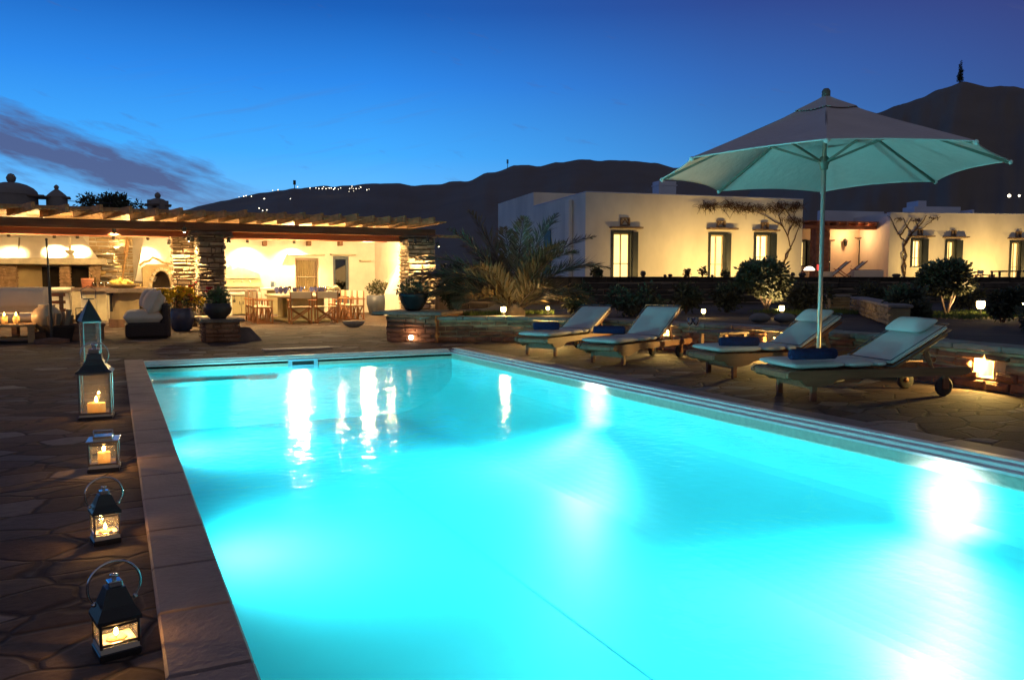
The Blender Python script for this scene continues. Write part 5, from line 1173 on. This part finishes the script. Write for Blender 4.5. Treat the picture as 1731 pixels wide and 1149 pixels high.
# stone plinth, small spotlight, stone bowls, rocks
A_=PZ(347,579);B_=PZ(404,577); t=thing('stone_plinth','low square stone plinth with a slate top, carrying a dark planter','plinth',((A_.x+B_.x)/2,A_.y+.38,0)); w_=B_.x-A_.x; hh=PY(375,540,A_.y).z
m=MB(); stones(m,(-w_/2,-.38,0),(1,0,0),(0,-1,0),w_,hh-.05,(.05,.1),(.14,.36),.04,.012); stones(m,(w_/2,-.36,0),(0,1,0),(1,0,0),.74,hh-.05,(.05,.1),(.14,.36),.04,.012); stones(m,(-w_/2,-.36,0),(0,1,0),(-1,0,0),.74,hh-.05,(.05,.1),(.14,.36),.04,.012); m.box((0,0,(hh-.06)/2),(w_-.03,.73,hh-.06)); m.build('stone_block',WALLM,t)
MB().prism([(-w_/2-.08,-.46),(w_/2+.02,-.43),(w_/2+.12,-.36),(w_/2+.08,.4),(-w_/2-.05,.42)],hh-.05,hh+.005).build('slab',SLAB,t)
PLN=((A_.x+B_.x)/2,A_.y+.38,hh+.005)
t=thing('wedge_stone','dark wedge-shaped boulder lying against the stone plinth','boulder',(B_.x+.18,A_.y+.35,0)); MB().add([(-.2,-.3,0),(.28,-.28,0),(.26,.3,0),(-.2,.3,0),(-.2,-.2,.28),(.06,-.16,.27),(.08,.2,.24),(-.18,.2,.25)],[(0,1,5,4),(1,2,6,5),(2,3,7,6),(3,0,4,7),(4,5,6,7)]).build('stone',SLAB,t,bevel=.02)
q=PZ(366,572); t=thing('spike_light','small round spotlight glowing violet-white in front of the stone plinth','lamp',(q.x,q.y-.12,0)); MB().tube([(0,0,0),(0,0,.09)],.012,6).build('stem',DARK,t); MB().ball((0,-.0,.12),.045,10,8).build('bulb',EM('violet_bulb',(.9,.75,1),12),t)
light('spike_lamp','POINT',(q.x,q.y+.0,.16),(1,.55,.3),.9,.04)
t=thing('stone_trough','shallow rough stone trough lying on the paving near the dining chairs','trough',(PZ(598,553).x,19.95,0)); MB().lathe([(.12,0),(.24,.06),(.29,.15),(.26,.17),(.19,.11),(0,.09)],n=18,sq=.55,jit=.08).build('trough_body',PALES,t)
tag(MB().ball((0,0,.08),.12,10,7,(1.3,1,.8),jit=.06).build('round_stone',PALES,loc=(PZ(620,528).x-.1,27.6,0)),'small pale round stone at the foot of the right white wall','stone')
t=thing('stone_bowl','wide pale stone bowl on a rough foot left of the front stone pillar','bowl',(PZ(336,549).x,20.4,0)); MB().lathe([(.16,0),(.14,.12),(.3,.22),(.38,.32),(.34,.33),(.22,.26),(0,.25)],n=18,jit=.05).build('bowl_body',PALES,t)
# ================================================================ plants
GRN=M('mid_foliage',(.10,.13,.05),.7,0,.45,6,0); PALM=M('palm_leaf',(.17,.12,.06),.55,0,.4,4,0); TOPI=M('topiary_leaf',(.085,.095,.05),.55,0,.4,6,0); DRY=M('vine_stem',(.10,.06,.035),.9,0,.3,6,.4); REDL=M('rusty_leaf',(.07,.03,.02),.8,0,.4,6,0)
YEL=M('yellow_petal',(.78,.52,.03),.7,0,.2,10,.2); REDF=M('red_petal',(.6,.03,.03),.7,0,.3,10,.2)
def potted(name,label,cat,loc,prof,pmat,blobs,n,size,lmat,flowers=None,stems=6,seed=1,pot='pot'):
    rg=random.Random(seed); t=thing(name,label,cat,loc); MB().lathe(prof,n=24).build(pot,pmat,t)
    m=MB(); m.leaves(blobs,n,size,rg,.25); m.build('foliage',lmat,t)
    top=prof[-1][1]; m=MB()
    for k in range(stems):
        b=blobs[k%len(blobs)]; m.tube([(rg.uniform(-.05,.05),rg.uniform(-.05,.05),top-.05),(b[0]*.5,b[1]*.5,(top+b[2])/2),(b[0],b[1],b[2])],.008,5)
    m.build('stem',DRY,t)
    for (bl,num,r,mt,nm) in(flowers or []):
        m=MB()
        for k in range(num):
            b=bl[k%len(bl)]; a=rg.uniform(0,6.3); e=rg.uniform(-.2,1.4); d=Vector((math.cos(a)*math.cos(e),math.sin(a)*math.cos(e),math.sin(e))); p=Vector(b[:3])+d*b[3]*rg.uniform(.85,1.1)
            for q in range(7):
                aa=6.28*q/7; dd=(d*.5+Vector((math.cos(aa),math.sin(aa),rg.uniform(-.3,.6)))).normalized(); m.leaf(p,dd,(rg.uniform(-1,1),rg.uniform(-1,1),1),r*1.3,r*1.1)
            m.ball(p,r*.5,6,4)
        m.build(nm,mt,t)
    return t
BGL=M('blue_glazed_clay',(.05,.07,.13),.18,0,.3,4,.05); DCL=M('dark_clay',(.05,.04,.035),.45,0,.3,5,.3)
yb=[(-.22,0,.72,.22),(.12,-.05,.74,.24),(.35,0,.62,.18),(-.38,0,.82,.14),(0,.1,.84,.18)]
potted('flower_pot','dark blue glazed pot full of yellow chrysanthemums by the front pillar','flower pot',(PZ(310,561).x,20.3,0),[(.16,0),(.22,.04),(.29,.25),(.28,.42),(.24,.5),(.27,.54),(.24,.54)],BGL,yb,500,.07,GRN,[(yb,110,.068,YEL,'blossoms'),([(.2,-.05,.8,.2)],6,.045,M('orange_petal',(.75,.2,.03)),'orange_blossoms')],6,4)
rb=[(0,0,.75,.22),(.1,0,.95,.18),(-.1,0,.6,.15)]
potted('flower_pot','pot of red flowers tucked behind the yellow ones beside the front pillar','flower pot',(PY(335,520,21.3).x-.05,22.0,0),[(.14,0),(.2,.1),(.24,.35),(.22,.38)],DCL,rb,260,.08,GRN,[(rb,22,.06,REDF,'blossoms')],4,5)
pb=[(-.1,0,.40,.15),(.1,0,.42,.17),(0,.05,.48,.14)]
potted('planter_bowl','dark faceted planter of green succulents on the stone plinth','planter',(PLN[0]-.03,PLN[1]-.05,PLN[2]),[(.14,0),(.24,.1),(.27,.2),(.25,.3),(.21,.3)],DCL,pb,420,.075,GRN,[([(-.12,.05,.52,.08)],4,.05,REDF,'blossoms')],4,6)
cb=CORNER[0]+CORNER[1]*.36+CORNER[3]*.42
bb=[(-.12,0,.40,.18),(.12,0,.42,.2),(-.25,0,.40,.1),(.02,.1,.46,.17),(.2,0,.36,.12)]
potted('planter_bowl','big dark glazed bowl with trailing plants on the corner planter slab','planter',(cb.x,cb.y,CORNER[4]+.06),[(.12,0),(.17,.03),(.25,.16),(.285,.30),(.29,.34),(.26,.34),(.22,.26)],M('black_glaze',(.015,.017,.02),.15,0,.2,5,.05),bb,420,.075,M('dark_leaf',(.06,.06,.03),.7,0,.4,6,0),None,7,7)
gb=[(0,0,.95,.26),(-.15,0,.9,.2),(.18,0,.9,.2)]
potted('flower_pot','large slate-blue pot with a dark leafy plant right of the dining chairs','flower pot',(PZ(609,529).x,26.3,0),[(.2,0),(.27,.05),(.36,.4),(.36,.66),(.33,.68)],M('slate_glaze',(.05,.06,.085),.35,0,.2,3,.1),gb,420,.10,M('dark_leaf',(.06,.06,.03)),None,6,8)
# palm with long arching fronds
def frond(m,mr,base,az_,el_,L,curl,rg,lw=.022,ll=.34):
    pts=[];p=Vector(base);e=el_;n=30
    for k in range(n+1): pts.append(p.copy()); p=p+Vector((math.cos(az_)*math.cos(e),math.sin(az_)*math.cos(e),math.sin(e)))*(L/n); e-=curl/n*(1+k/n)
    mr.tube(pts,[.018*(1-k/(n+2))+.004 for k in range(n+1)],5)
    for k in range(3,n):
        for sub in(0,.25,.5,.75):
            a=pts[k].lerp(pts[k+1],sub); d=(pts[k+1]-pts[k]).normalized(); sd=d.cross(Vector((0,0,1))).normalized(); u=sd.cross(d)
            f=math.sin(PI*min(1,(k+sub)/n*.92+.08))**.6
            for s in(-1,1):
                dd=(d*rg.uniform(.6,1.0)+sd*s*.6+u*rg.uniform(-.1,.6)+Vector((0,0,-rg.uniform(0,.35)))).normalized(); m.leaf(a,dd,u+sd*rg.uniform(-.5,.5),ll*f*rg.uniform(.8,1.1),lw)
def palm(label,x,y,z,fr,seed,trunk=.5,scale=1):
    rg=random.Random(seed); t=thing('palm_tree',label,'palm',(x,y,z)); m=MB()
    m.lathe([(.22*scale,-.05),(.2*scale,trunk*.5),(.23*scale,trunk),(.05,trunk+.15)],n=14,jit=.1); m.build('trunk',BARK,t); lf=MB();st=MB()
    for (a,e,L,c) in fr: frond(lf,st,(0.06*math.cos(a),.06*math.sin(a),trunk),a,e,L,c,rg,.026*scale+.004,.48*scale)
    lf.build('crown',PALM,t); st.build('frond_stem',DRY,t)
q=PZ(872,535,GZ); vr=-YAW   # azimuth pi=left ... measured from +X
LFT=PI-YAW; RGT=-YAW; BCK=PI/2-YAW; FRT=-PI/2-YAW
fr=[(LFT,.85,2.6,1.0),(LFT+.25,.72,2.5,1.25),(LFT-.3,.62,2.4,.95),(LFT-.15,.95,2.7,1.3),(LFT-.1,.75,2.4,.7),(LFT+.12,.60,2.2,.8),(LFT+.1,1.25,2.2,.55),(LFT-.4,1.35,2.35,.35),(RGT+.6,1.38,2.35,.45),(RGT+.2,1.22,2.4,.75),(RGT,1.02,2.3,.95),(RGT-.3,.8,1.9,1.2),(RGT-.1,.65,1.9,1.1),(RGT+.3,.55,1.8,.8),(BCK+.5,1.1,2.1,.8),(BCK-.5,1.1,2.1,.8),(LFT+.5,1.05,1.9,1.1),(FRT+.9,1.3,1.9,.7),(RGT-.6,1.25,2.0,.9),(FRT-.8,1.2,1.6,.9),(LFT+.7,.7,1.6,1.0),(RGT-.9,.9,1.5,1.0),(BCK+.2,1.3,2.2,.5),(BCK-.2,1.35,2.3,.4),(LFT-.7,1.2,2.1,.7),(RGT+.9,1.2,2.1,.7),(LFT+.15,1.05,2.4,.9),(RGT+.4,.95,2.2,.8)]
palm('big spreading palm with long arching fronds between the pavilion and the white house',q.x+.15,q.y+.35,GZ,fr,2,.10)
# topiary trees
def topiary(label,px,pyb,crown,seed,dep=None,stems=3,lit=None,n=9000):
    g=PZ(px,pyb,GZ) ; dep=(g-CAM).dot(FW); s=dep/F; rg=random.Random(seed); t=thing('topiary_tree',label,'tree',tuple(g)); bl=[]
    for (cx,cy,r,fl) in crown: bl.append(((cx-px)*s*math.cos(YAW),-(cx-px)*s*math.sin(YAW),(pyb-cy)*s,r*s,fl))
    m=MB(); m.leaves(bl,n,.095,rg,.45); m.build('crown',TOPI,t)
    for k in range(stems):
        b=bl[k%len(bl)]; m=MB(); o=Vector((rg.uniform(-.05,.05),rg.uniform(-.05,.05),0)); e=Vector((b[0]*.9,b[1]*.9,b[2]-b[3]*.1)); mid=o.lerp(e,.5)+Vector((rg.uniform(-.06,.06),rg.uniform(-.06,.06),0))
        pts=[o,o.lerp(mid,.5)+Vector((rg.uniform(-.02,.02),0,0)),mid,mid.lerp(e,.5),e]; m.tube(pts,[.035,.03,.026,.02,.012],6); m.build('trunk',BARK,t)
    return g,s
g1,s1=topiary('rounded clipped tree lit from below beside the two big pebbles',1292,528,[(1272,462,24,.8),(1300,462,26,.85),(1318,478,20,.8),(1260,478,18,.7),(1290,485,24,.7),(1312,496,14,.7)],4)
g2,s2=topiary('dome-shaped clipped tree with twisted bare stems at the right',1598,534,[(1580,466,26,.75),(1605,464,28,.8),(1622,480,20,.7),(1566,482,20,.6),(1598,484,28,.5)],5)
# loose shrubs in the dark bed
def shrub(label,px,pyb,wpx,hpx,seed,z=GZ,mat=None,n=700,grp=None,size=.09,name='shrub'):
    g=PZ(px,pyb,z); dep=(g-CAM).dot(FW); s=dep/F; rg=random.Random(seed); t=thing(name,label,'shrub',tuple(g),0,grp); bl=[]
    for k in range(7): bl.append((rg.uniform(-.5,.5)*wpx*s*.6,rg.uniform(-.3,.3)*wpx*s,rg.uniform(.3,.72)*hpx*s,rg.uniform(.25,.36)*min(wpx,hpx*1.2)*s))
    m=MB(); m.leaves(bl,n,size,rg,.3); m.build('foliage',mat or LEAFD,t); m=MB()
    for b in bl[:5]: m.tube([(b[0]*.2,b[1]*.2,0),(b[0]*.6,b[1]*.6,b[2]*.6),b[:3]],.012,5)
    m.build('stem',DRY,t); return t
for k,(px,py,w_,h_,l) in enumerate(((762,530,60,95,'dark shrub between the stone pillar and the palm'),(985,532,80,52,'dark bushy shrub just right of the palm'),(1075,534,100,48,'wide dark shrub behind the two left loungers'),(1160,530,80,50,'dark shrub left of the clipped tree'),(1228,528,60,46,'small dark shrub close to the left of the clipped tree'),(1365,530,60,52,'dark shrub behind the parasol pole'),(1430,505,60,34,'dark shrub above the low garden steps'),(1520,545,70,70,'spreading dark shrub between the two clipped trees'),(1550,548,50,40,'low dark shrub in front of the right clipped tree'),(1640,525,60,52,'dark shrub between the right clipped tree and the garden lamp'),(1694,545,44,70,'upright dark shrub between the two right garden lamps'),(1765,560,60,75,'dark shrub at the right edge of the garden'),(1470,515,60,40,'dark shrub beside the low garden wall'))):
    shrub(l,px,py,w_,h_,30+k,n=1500)
# climbing plants on the facades
def vine(name,label,P,I,paths,fol,seed,off=.08,r=.035,fmat=REDL,n=500):
    rg=random.Random(seed); s,z=I(*paths[0][0]); b=P(s,TZ,off); t=thing(name,label,'climber',tuple(b))
    for ptsx in paths:
        pts=[]
        for (px,py) in ptsx: s,z=I(px,py); pts.append(P(s,max(z,TZ-.05),off+rg.uniform(-.02,.05))-b)
        fine=[]
        for a,c in zip(pts,pts[1:]):
            for k in range(3): fine.append(a.lerp(c,k/3)+Vector((rg.uniform(-.05,.05),0,rg.uniform(-.05,.05)))*(1 if k else .2))
        fine.append(pts[-1]); N=len(fine); MB().tube(fine,[r*(1-.75*k/N) for k in range(N)],6).build('stem',DRY,t)
    if fol:
        m=MB(); bl=[]
        for (px,py,rp) in fol: s,z=I(px,py); p=P(s,z,.12)-b; bl.append((p.x,p.y,p.z,rp*46/F,.75)); bl.append((p.x+rg.uniform(-.35,.35),p.y,p.z+rg.uniform(-.1,.12),rp*34/F,.8))
        m.leaves(bl,n,.055,rg,.05); m.build('foliage',fmat,t)
        m=MB()
        for b_ in bl:
            for k in range(14):
                a=Vector(b_[:3])+Vector((rg.uniform(-1,1)*b_[3]*1.6,rg.uniform(-.05,.02),rg.uniform(-.5,.5)*b_[3])); d=Vector((rg.uniform(-1,1)*.9,rg.uniform(-.15,.05),rg.uniform(-.9,.5))); m.tube([a,a+d*b_[3]*.9+Vector((0,0,.05)),a+d*b_[3]*1.5],[.014,.010,.005],4)
        m.build('twigs',DRY,t)['kind']='stuff'
vine('climbing_vine','rusty climbing vine spreading along the top of the white house front',P1,I1,[[(1322,470),(1325,440),(1335,420),(1330,400),(1322,385),(1300,370),(1275,358),(1245,352),(1215,350),(1185,348),(1178,362)],[(1330,470),(1322,445),(1330,425),(1342,405),(1350,380),(1340,360),(1345,345)],[(1330,400),(1340,375),(1325,355),(1310,345)],[(1322,385),(1315,365),(1330,345)]],[(1190,348,9),(1205,347,10),(1225,348,12),(1245,350,12),(1262,352,10),(1280,352,10),(1300,352,10),(1315,350,10),(1332,352,10),(1345,350,8),(1330,372,8),(1345,378,7)],11,n=3800)
vine('climbing_vine','bare twisted vine climbing the left end of the second white house',P2,I2,[[(1527,470),(1530,450),(1524,430),(1530,412),(1520,398),(1512,385),(1506,372),(1498,365)],[(1528,470),(1524,450),(1531,432),(1526,415),(1535,400),(1545,390),(1560,385),(1575,372),(1588,366)],[(1530,412),(1540,395),(1530,380),(1525,368)],[(1535,400),(1550,385),(1545,370)],[(1545,390),(1560,372),(1566,364)],[(1520,398),(1530,385),(1540,368)]],[(1515,372,5),(1545,372,6),(1578,370,5)],12,n=20,r=.05)
shrub('young rose bush standing against the porch wall',1429,471,30,38,61,TZ,GRN,160,None,.10)
# silhouettes along the terrace edge
def ontop(px,d=24.4): return PD(px,470,d if px<1000 else 24+(px-985)/775*3)
for k,(px,w_,h_,l) in enumerate(((1005,26,18,'dark rounded shrub on the terrace wall beside the house corner'),(1163,14,14,'small sprouting plant on the terrace wall, left of a pair'),(1187,18,18,'small sprouting plant on the terrace wall, right of a pair'),(1228,24,15,'trailing dark plant on the terrace wall in front of the second lit window'))):
    g=ontop(px); s=.0178; rg=random.Random(70+k); t=thing('small_plant',l,'plant',(g.x,g.y,TZ)); m=MB(); m.leaves([(rg.uniform(-.3,.3)*w_*s,0,h_*s*rg.uniform(.3,.75),w_*s*.22) for _ in range(5)],120 if k else 400,.09,rg,.2); m.build('foliage',LEAFD,t); m=MB()
    for q in range(4): m.tube([(0,0,0),(rg.uniform(-.2,.2)*w_*s,0,h_*s*.7)],.012,5)
    m.build('stem',DRY,t)
for k,(px,rp,hp,l) in enumerate(((1087,5,11,'dark round head-shaped finial on the terrace wall'),(1124,3,5,'small dark knob pot on the terrace wall, left of two'),(1133,4,6,'small dark knob pot on the terrace wall, right of two'),(1204,3,5,'small dark pot on the terrace wall below the second lit window'),(1340,4,9,'dark round pot on the terrace wall right of the clipped tree'),(1356,7,9,'wide dark pot on the terrace wall beside the porch'),(1515,8,7,'squat dark pot on the terrace wall below the bare vine'))):
    g=ontop(px); s=.0178; t=thing('terrace_pot',l,'pot',(g.x,g.y,TZ)); r_=rp*s; h=hp*s; MB().lathe([(r_*.55,0),(r_*.6,h*.15),(r_,h*.5),(r_*.8,h*.9),(r_*.5,h)],n=12).build('pot_body',DCL,t); MB().lathe([(r_*.55,h*.93),(r_*.6,h),(0,h*1.02)],n=12).build('rim',DCL,t)
# terrace furniture seen over the wall
def deck_chair(label,px,dep,flip,w=1.0):
    g=PD(px,470,dep); t=thing('deck_chair',label,'deck chair',(g.x,g.y,TZ),-YAW+(PI if flip else 0))
    for s in(-.28,.28):
        MB().bar((-.5,s,.12),(.45,s,.95),.035,.05).build('back_rail',WOODR,t); MB().bar((.5,s,.0),(-.25,s,.55),.035,.05).build('leg',WOODR,t)
    MB().quad((-.42,-.27,.2),(-.42,.27,.2),(.43,.27,.92),(.43,-.27,.92)).quad((-.42,.27,.185),(-.42,-.27,.185),(.43,-.27,.905),(.43,.27,.905)).build('sling',CANC,t)
deck_chair('folding deck chair with pale sling on the porch, left of the rose bush',1420,44,False); deck_chair('folding deck chair leaning right in front of the porch window',1448,44,False)
def lowt(name,label,cat,px,dep,w_,h,d_,mat):
    g=PD(px,470,dep); t=thing(name,label,cat,(g.x,g.y,TZ),-YAW); MB().box((0,0,h-.03),(w_,d_,.06),bev=.01).build('table_top',mat,t)
    for a in(-1,1):
        for b in(-1,1): MB().box((a*(w_/2-.06),b*(d_/2-.06),(h-.06)/2),(.07,.07,h-.06)).build('leg',mat,t)
    return g
g=lowt('terrace_table','low wooden table with a glowing white lamp in front of the porch','table',1370,42,1.0,.42,.6,WOODR)
t=thing('glowing_lamp','glowing white glass lamp standing on the low porch table','lamp',(g.x-.1,g.y,TZ+.42)); MB().lathe([(.25,0),(.28,.03),(.2,.14),(.08,.2),(0,.2)],n=14).build('shade',EM('lamp_shade_glow',(1,.85,.6),6),t)
t=thing('red_candle_glass','red glass candle holder beside the glowing white lamp','candle holder',(g.x+.42,g.y-.15,TZ+.42)); MB().lathe([(.07,0),(.1,.1),(.1,.3),(.08,.3)],n=12).build('holder',EM('red_glow',(1,.06,.05),1.6),t)
light('porch_candle','POINT',(g.x,g.y-.3,TZ+.8),CANDLE,3,.05)
lowt('terrace_table','small low table beside the canvas chair right of the clipped tree','table',1665,42,.8,.2,.5,WOODL); lowt('stone_table','wide dark stone table in front of the rightmost lit window','table',1705,36,1.3,.34,.7,DCL)
g=PD(1650,470,42); c_=dup(ch,(g.x,g.y,TZ-.45),-YAW+.6,'pale canvas chair standing on the upper terrace right of the clipped tree','canvas chairs on the terrace')
t=thing('cream_planter','pale square planter in front of the porch window','planter',tuple(PD(1465,470,43).xy)+(TZ,),-YAW); MB().box((0,0,.22),(1.6,.5,.44),bev=.03).build('planter_box',PW,t); MB().box((0,0,.45),(1.45,.36,.03)).build('soil',SOIL,t)
t=thing('cream_pot','pale round pot on the terrace right of the parasol pole','pot',tuple(PD(1397,470,40).xy)+(TZ,)); MB().lathe([(.22,0),(.3,.12),(.3,.3),(.24,.33)],n=14).build('pot_body',PW,t); MB().lathe([(.26,.31),(.31,.34),(0,.345)],n=14).build('rim',PW,t)
# pebbles, low garden walls, garden lamps
PEB=M('grey_pebble',(.20,.185,.165),.85,0,.15,4,.25)
for px,py,w_,h_,l in((1284,546,38,17,'left of two big grey pebbles on the garden wall'),(1326,546,40,17,'right of two big grey pebbles on the garden wall')):
    g=PZ(px,py,GZ); s=(g-CAM).dot(FW)/F; tag(MB().ball((0,0,h_*s*.5),w_*s*.5,18,10,(1,.8,h_/w_),jit=.015).build('big_pebble',PEB,loc=tuple(g)),l,'pebble','big pebbles on the garden wall')
def lowwall(label,pa,pb,h,seed):
    a,b=PZ(*pa,GZ),PZ(*pb,GZ); d=b-a;L=d.length;u=d/L;n=Vector((u.y,-u.x,0)); rg_=random.Random(seed); t=thing('low_stone_wall',label,'wall',tuple(a)); m=MB(); stones(m,(0,0,0),u,n,L,h,(.07,.13),(.18,.4),.05,.014,None,rg_); c=u*(L/2)-n*.14; m.box((c.x,c.y,h/2),(L,.28,h-.01),math.atan2(u.y,u.x)); m.build('wall_face',M('ochre_stone',(.30,.22,.11),.9,0,.35,3,.6),t); MB().box((c.x,c.y,h+.02),(L+.06,.36,.05),math.atan2(u.y,u.x),bev=.012).build('coping',CAPM,t)
lowwall('short straight length of low ochre garden wall right of the parasol pole',(1403,524),(1436,524),.32,81); lowwall('low ochre garden wall slanting down to the right behind the front lounger',(1440,526),(1505,552),.30,82)
BOLL=EM('bollard_glow',(1,.66,.22),26)
def garden_lamp(label,px,py,pw,hh=.28,r=.06,z=GZ,pyb=None):
    g=PZ(px,py+ (hh*F/ (PZ(px,py,z+hh)-CAM).dot(FW)),z) if pyb is None else PZ(px,pyb,z); t=thing('garden_lamp',label,'lamp',tuple(g),0,'lamps in the garden'); MB().tube([(0,0,0),(0,0,hh-r)],.02,6).build('post',DARK,t); MB().lathe([(r*.7,hh-r),(r,hh-r*.4),(r,hh+r*.8),(r*.7,hh+r)],n=12).build('lamp_glass',BOLL,t); MB().lathe([(r*1.25,hh+r),(r*.9,hh+r*1.4),(0,hh+r*1.6)],n=12).build('cap',DARK,t)
    light('garden_light','POINT',(g.x-.02,g.y-.12,z+hh+.02),(1,.60,.18),pw,.06); return g
garden_lamp('bright garden lamp low at the left foot of the palm',851,523,26,.16,.05); garden_lamp('garden lamp hidden under the right fronds of the palm',926,521,18,.14,.035)
garden_lamp('square garden lamp glowing on the lawn at the right',1657,515,22,.24,.075); garden_lamp('garden lamp cut by the right picture edge',1732,515,22,.24,.075)
garden_lamp('garden lamp behind the right pebble under the clipped tree',1321,521,10,.18,.05); garden_lamp('small white garden spotlight left of the clipped tree',1189,526,4,.12,.04)
light('tree_uplight','SPOT',(g1.x-.12,g1.y-.5,GZ+.06),(1,.62,.3),130,.04,aim=(g1.x+.12,g1.y,GZ+.9),cone=95,blend=.8); light('tree_uplight','SPOT',(g2.x+.25,g2.y-.5,GZ+.06),(1,.62,.3),100,.04,aim=(g2.x+.1,g2.y,GZ+.7),cone=90,blend=.8)
for px,py,l in((1423,491,'tiny white marker light below the porch'),(1522,517,'tiny white marker light in the bushes right of the low garden wall')):
    g=PZ(px,py+6,GZ+.1); t=thing('marker_light',l,'lamp',(g.x,g.y,GZ)); MB().tube([(0,0,0),(0,0,.16)],.012,6).build('post',DARK,t); MB().ball((0,0,.19),.03,8,6).build('bulb',EM('cold_bulb',(.9,.95,1),12),t)
# lit rectangle of grass around the lamps
def grass(label,px,py,w_,d_,n,seed):
    g=PZ(px,py,GZ); rg=random.Random(seed); m=MB()
    for k in range(n): x,y=rg.uniform(-w_,w_),rg.uniform(-d_,d_); m.leaf((x,y,0),(rg.uniform(-.4,.4),rg.uniform(-.4,.4),1),(rg.uniform(-1,1),rg.uniform(-1,1),0),rg.uniform(.06,.13),.012)
    o=m.build('grass',M('grass_blade',(.10,.15,.03),.8,0,.3,6,0),loc=tuple(g)); o['kind']='stuff'; o['label']=label; o['category']='grass'
grass('short lawn grass lit by the right garden lamps',1680,534,2.2,1.0,5200,91); grass('short grass lit beside the pebbles',1375,530,1.1,.9,2600,92); grass('sparse grass around the palm foot lamp',850,532,1.0,.5,1500,93)
# trees behind the pavilion
for k,(px,w_,ytop,l) in enumerate(((176,46,328,'dark leafy tree behind the pavilion, left of two'),(214,48,325,'dark leafy tree behind the pavilion, right of two'),(70,30,345,'dark shrubby tree between the two left chimneys'),(136,24,350,'low dark tree right of the pointed chimney'))):
    g=PD(px,473,44); s=44/F; rg=random.Random(100+k); t=thing('broadleaf_tree',l,'tree',(g.x,g.y,0)); H=1.2+(473-ytop)*s; bl=[(rg.uniform(-.5,.5)*w_*s,rg.uniform(-.5,.5)*w_*s,H-rg.uniform(.25,1.0)*w_*s*.8-.2,w_*s*rg.uniform(.2,.34)) for _ in range(9)]
    m=MB(); m.leaves(bl,2600 if k<2 else 1100,.17,rg,.3); m.build('crown',LEAFD,t); m=MB(); m.tube([(0,0,0),(.05,0,H*.5),(0,0,H*.8)],[.14,.10,.05],7)
    for b in bl[:5]: m.tube([(0.03,0,H*.55),(b[0]*.6,b[1]*.6,(H*.55+b[2])/2),b[:3]],[.06,.04,.02],5)
    m.build('trunk',BARK,t)
# ---------------------------------------------------------------- render settings
sc.view_settings.view_transform='Standard'; sc.view_settings.look='None'; sc.view_settings.exposure=0; sc.view_settings.gamma=1
sc.render.engine='CYCLES'; sc.cycles.use_denoising=True
sc.cycles.max_bounces=10; sc.cycles.diffuse_bounces=4; sc.cycles.glossy_bounces=4; sc.cycles.transparent_max_bounces=16
sc.cycles.sample_clamp_indirect=4; sc.cycles.caustics_reflective=False; sc.cycles.caustics_refractive=False
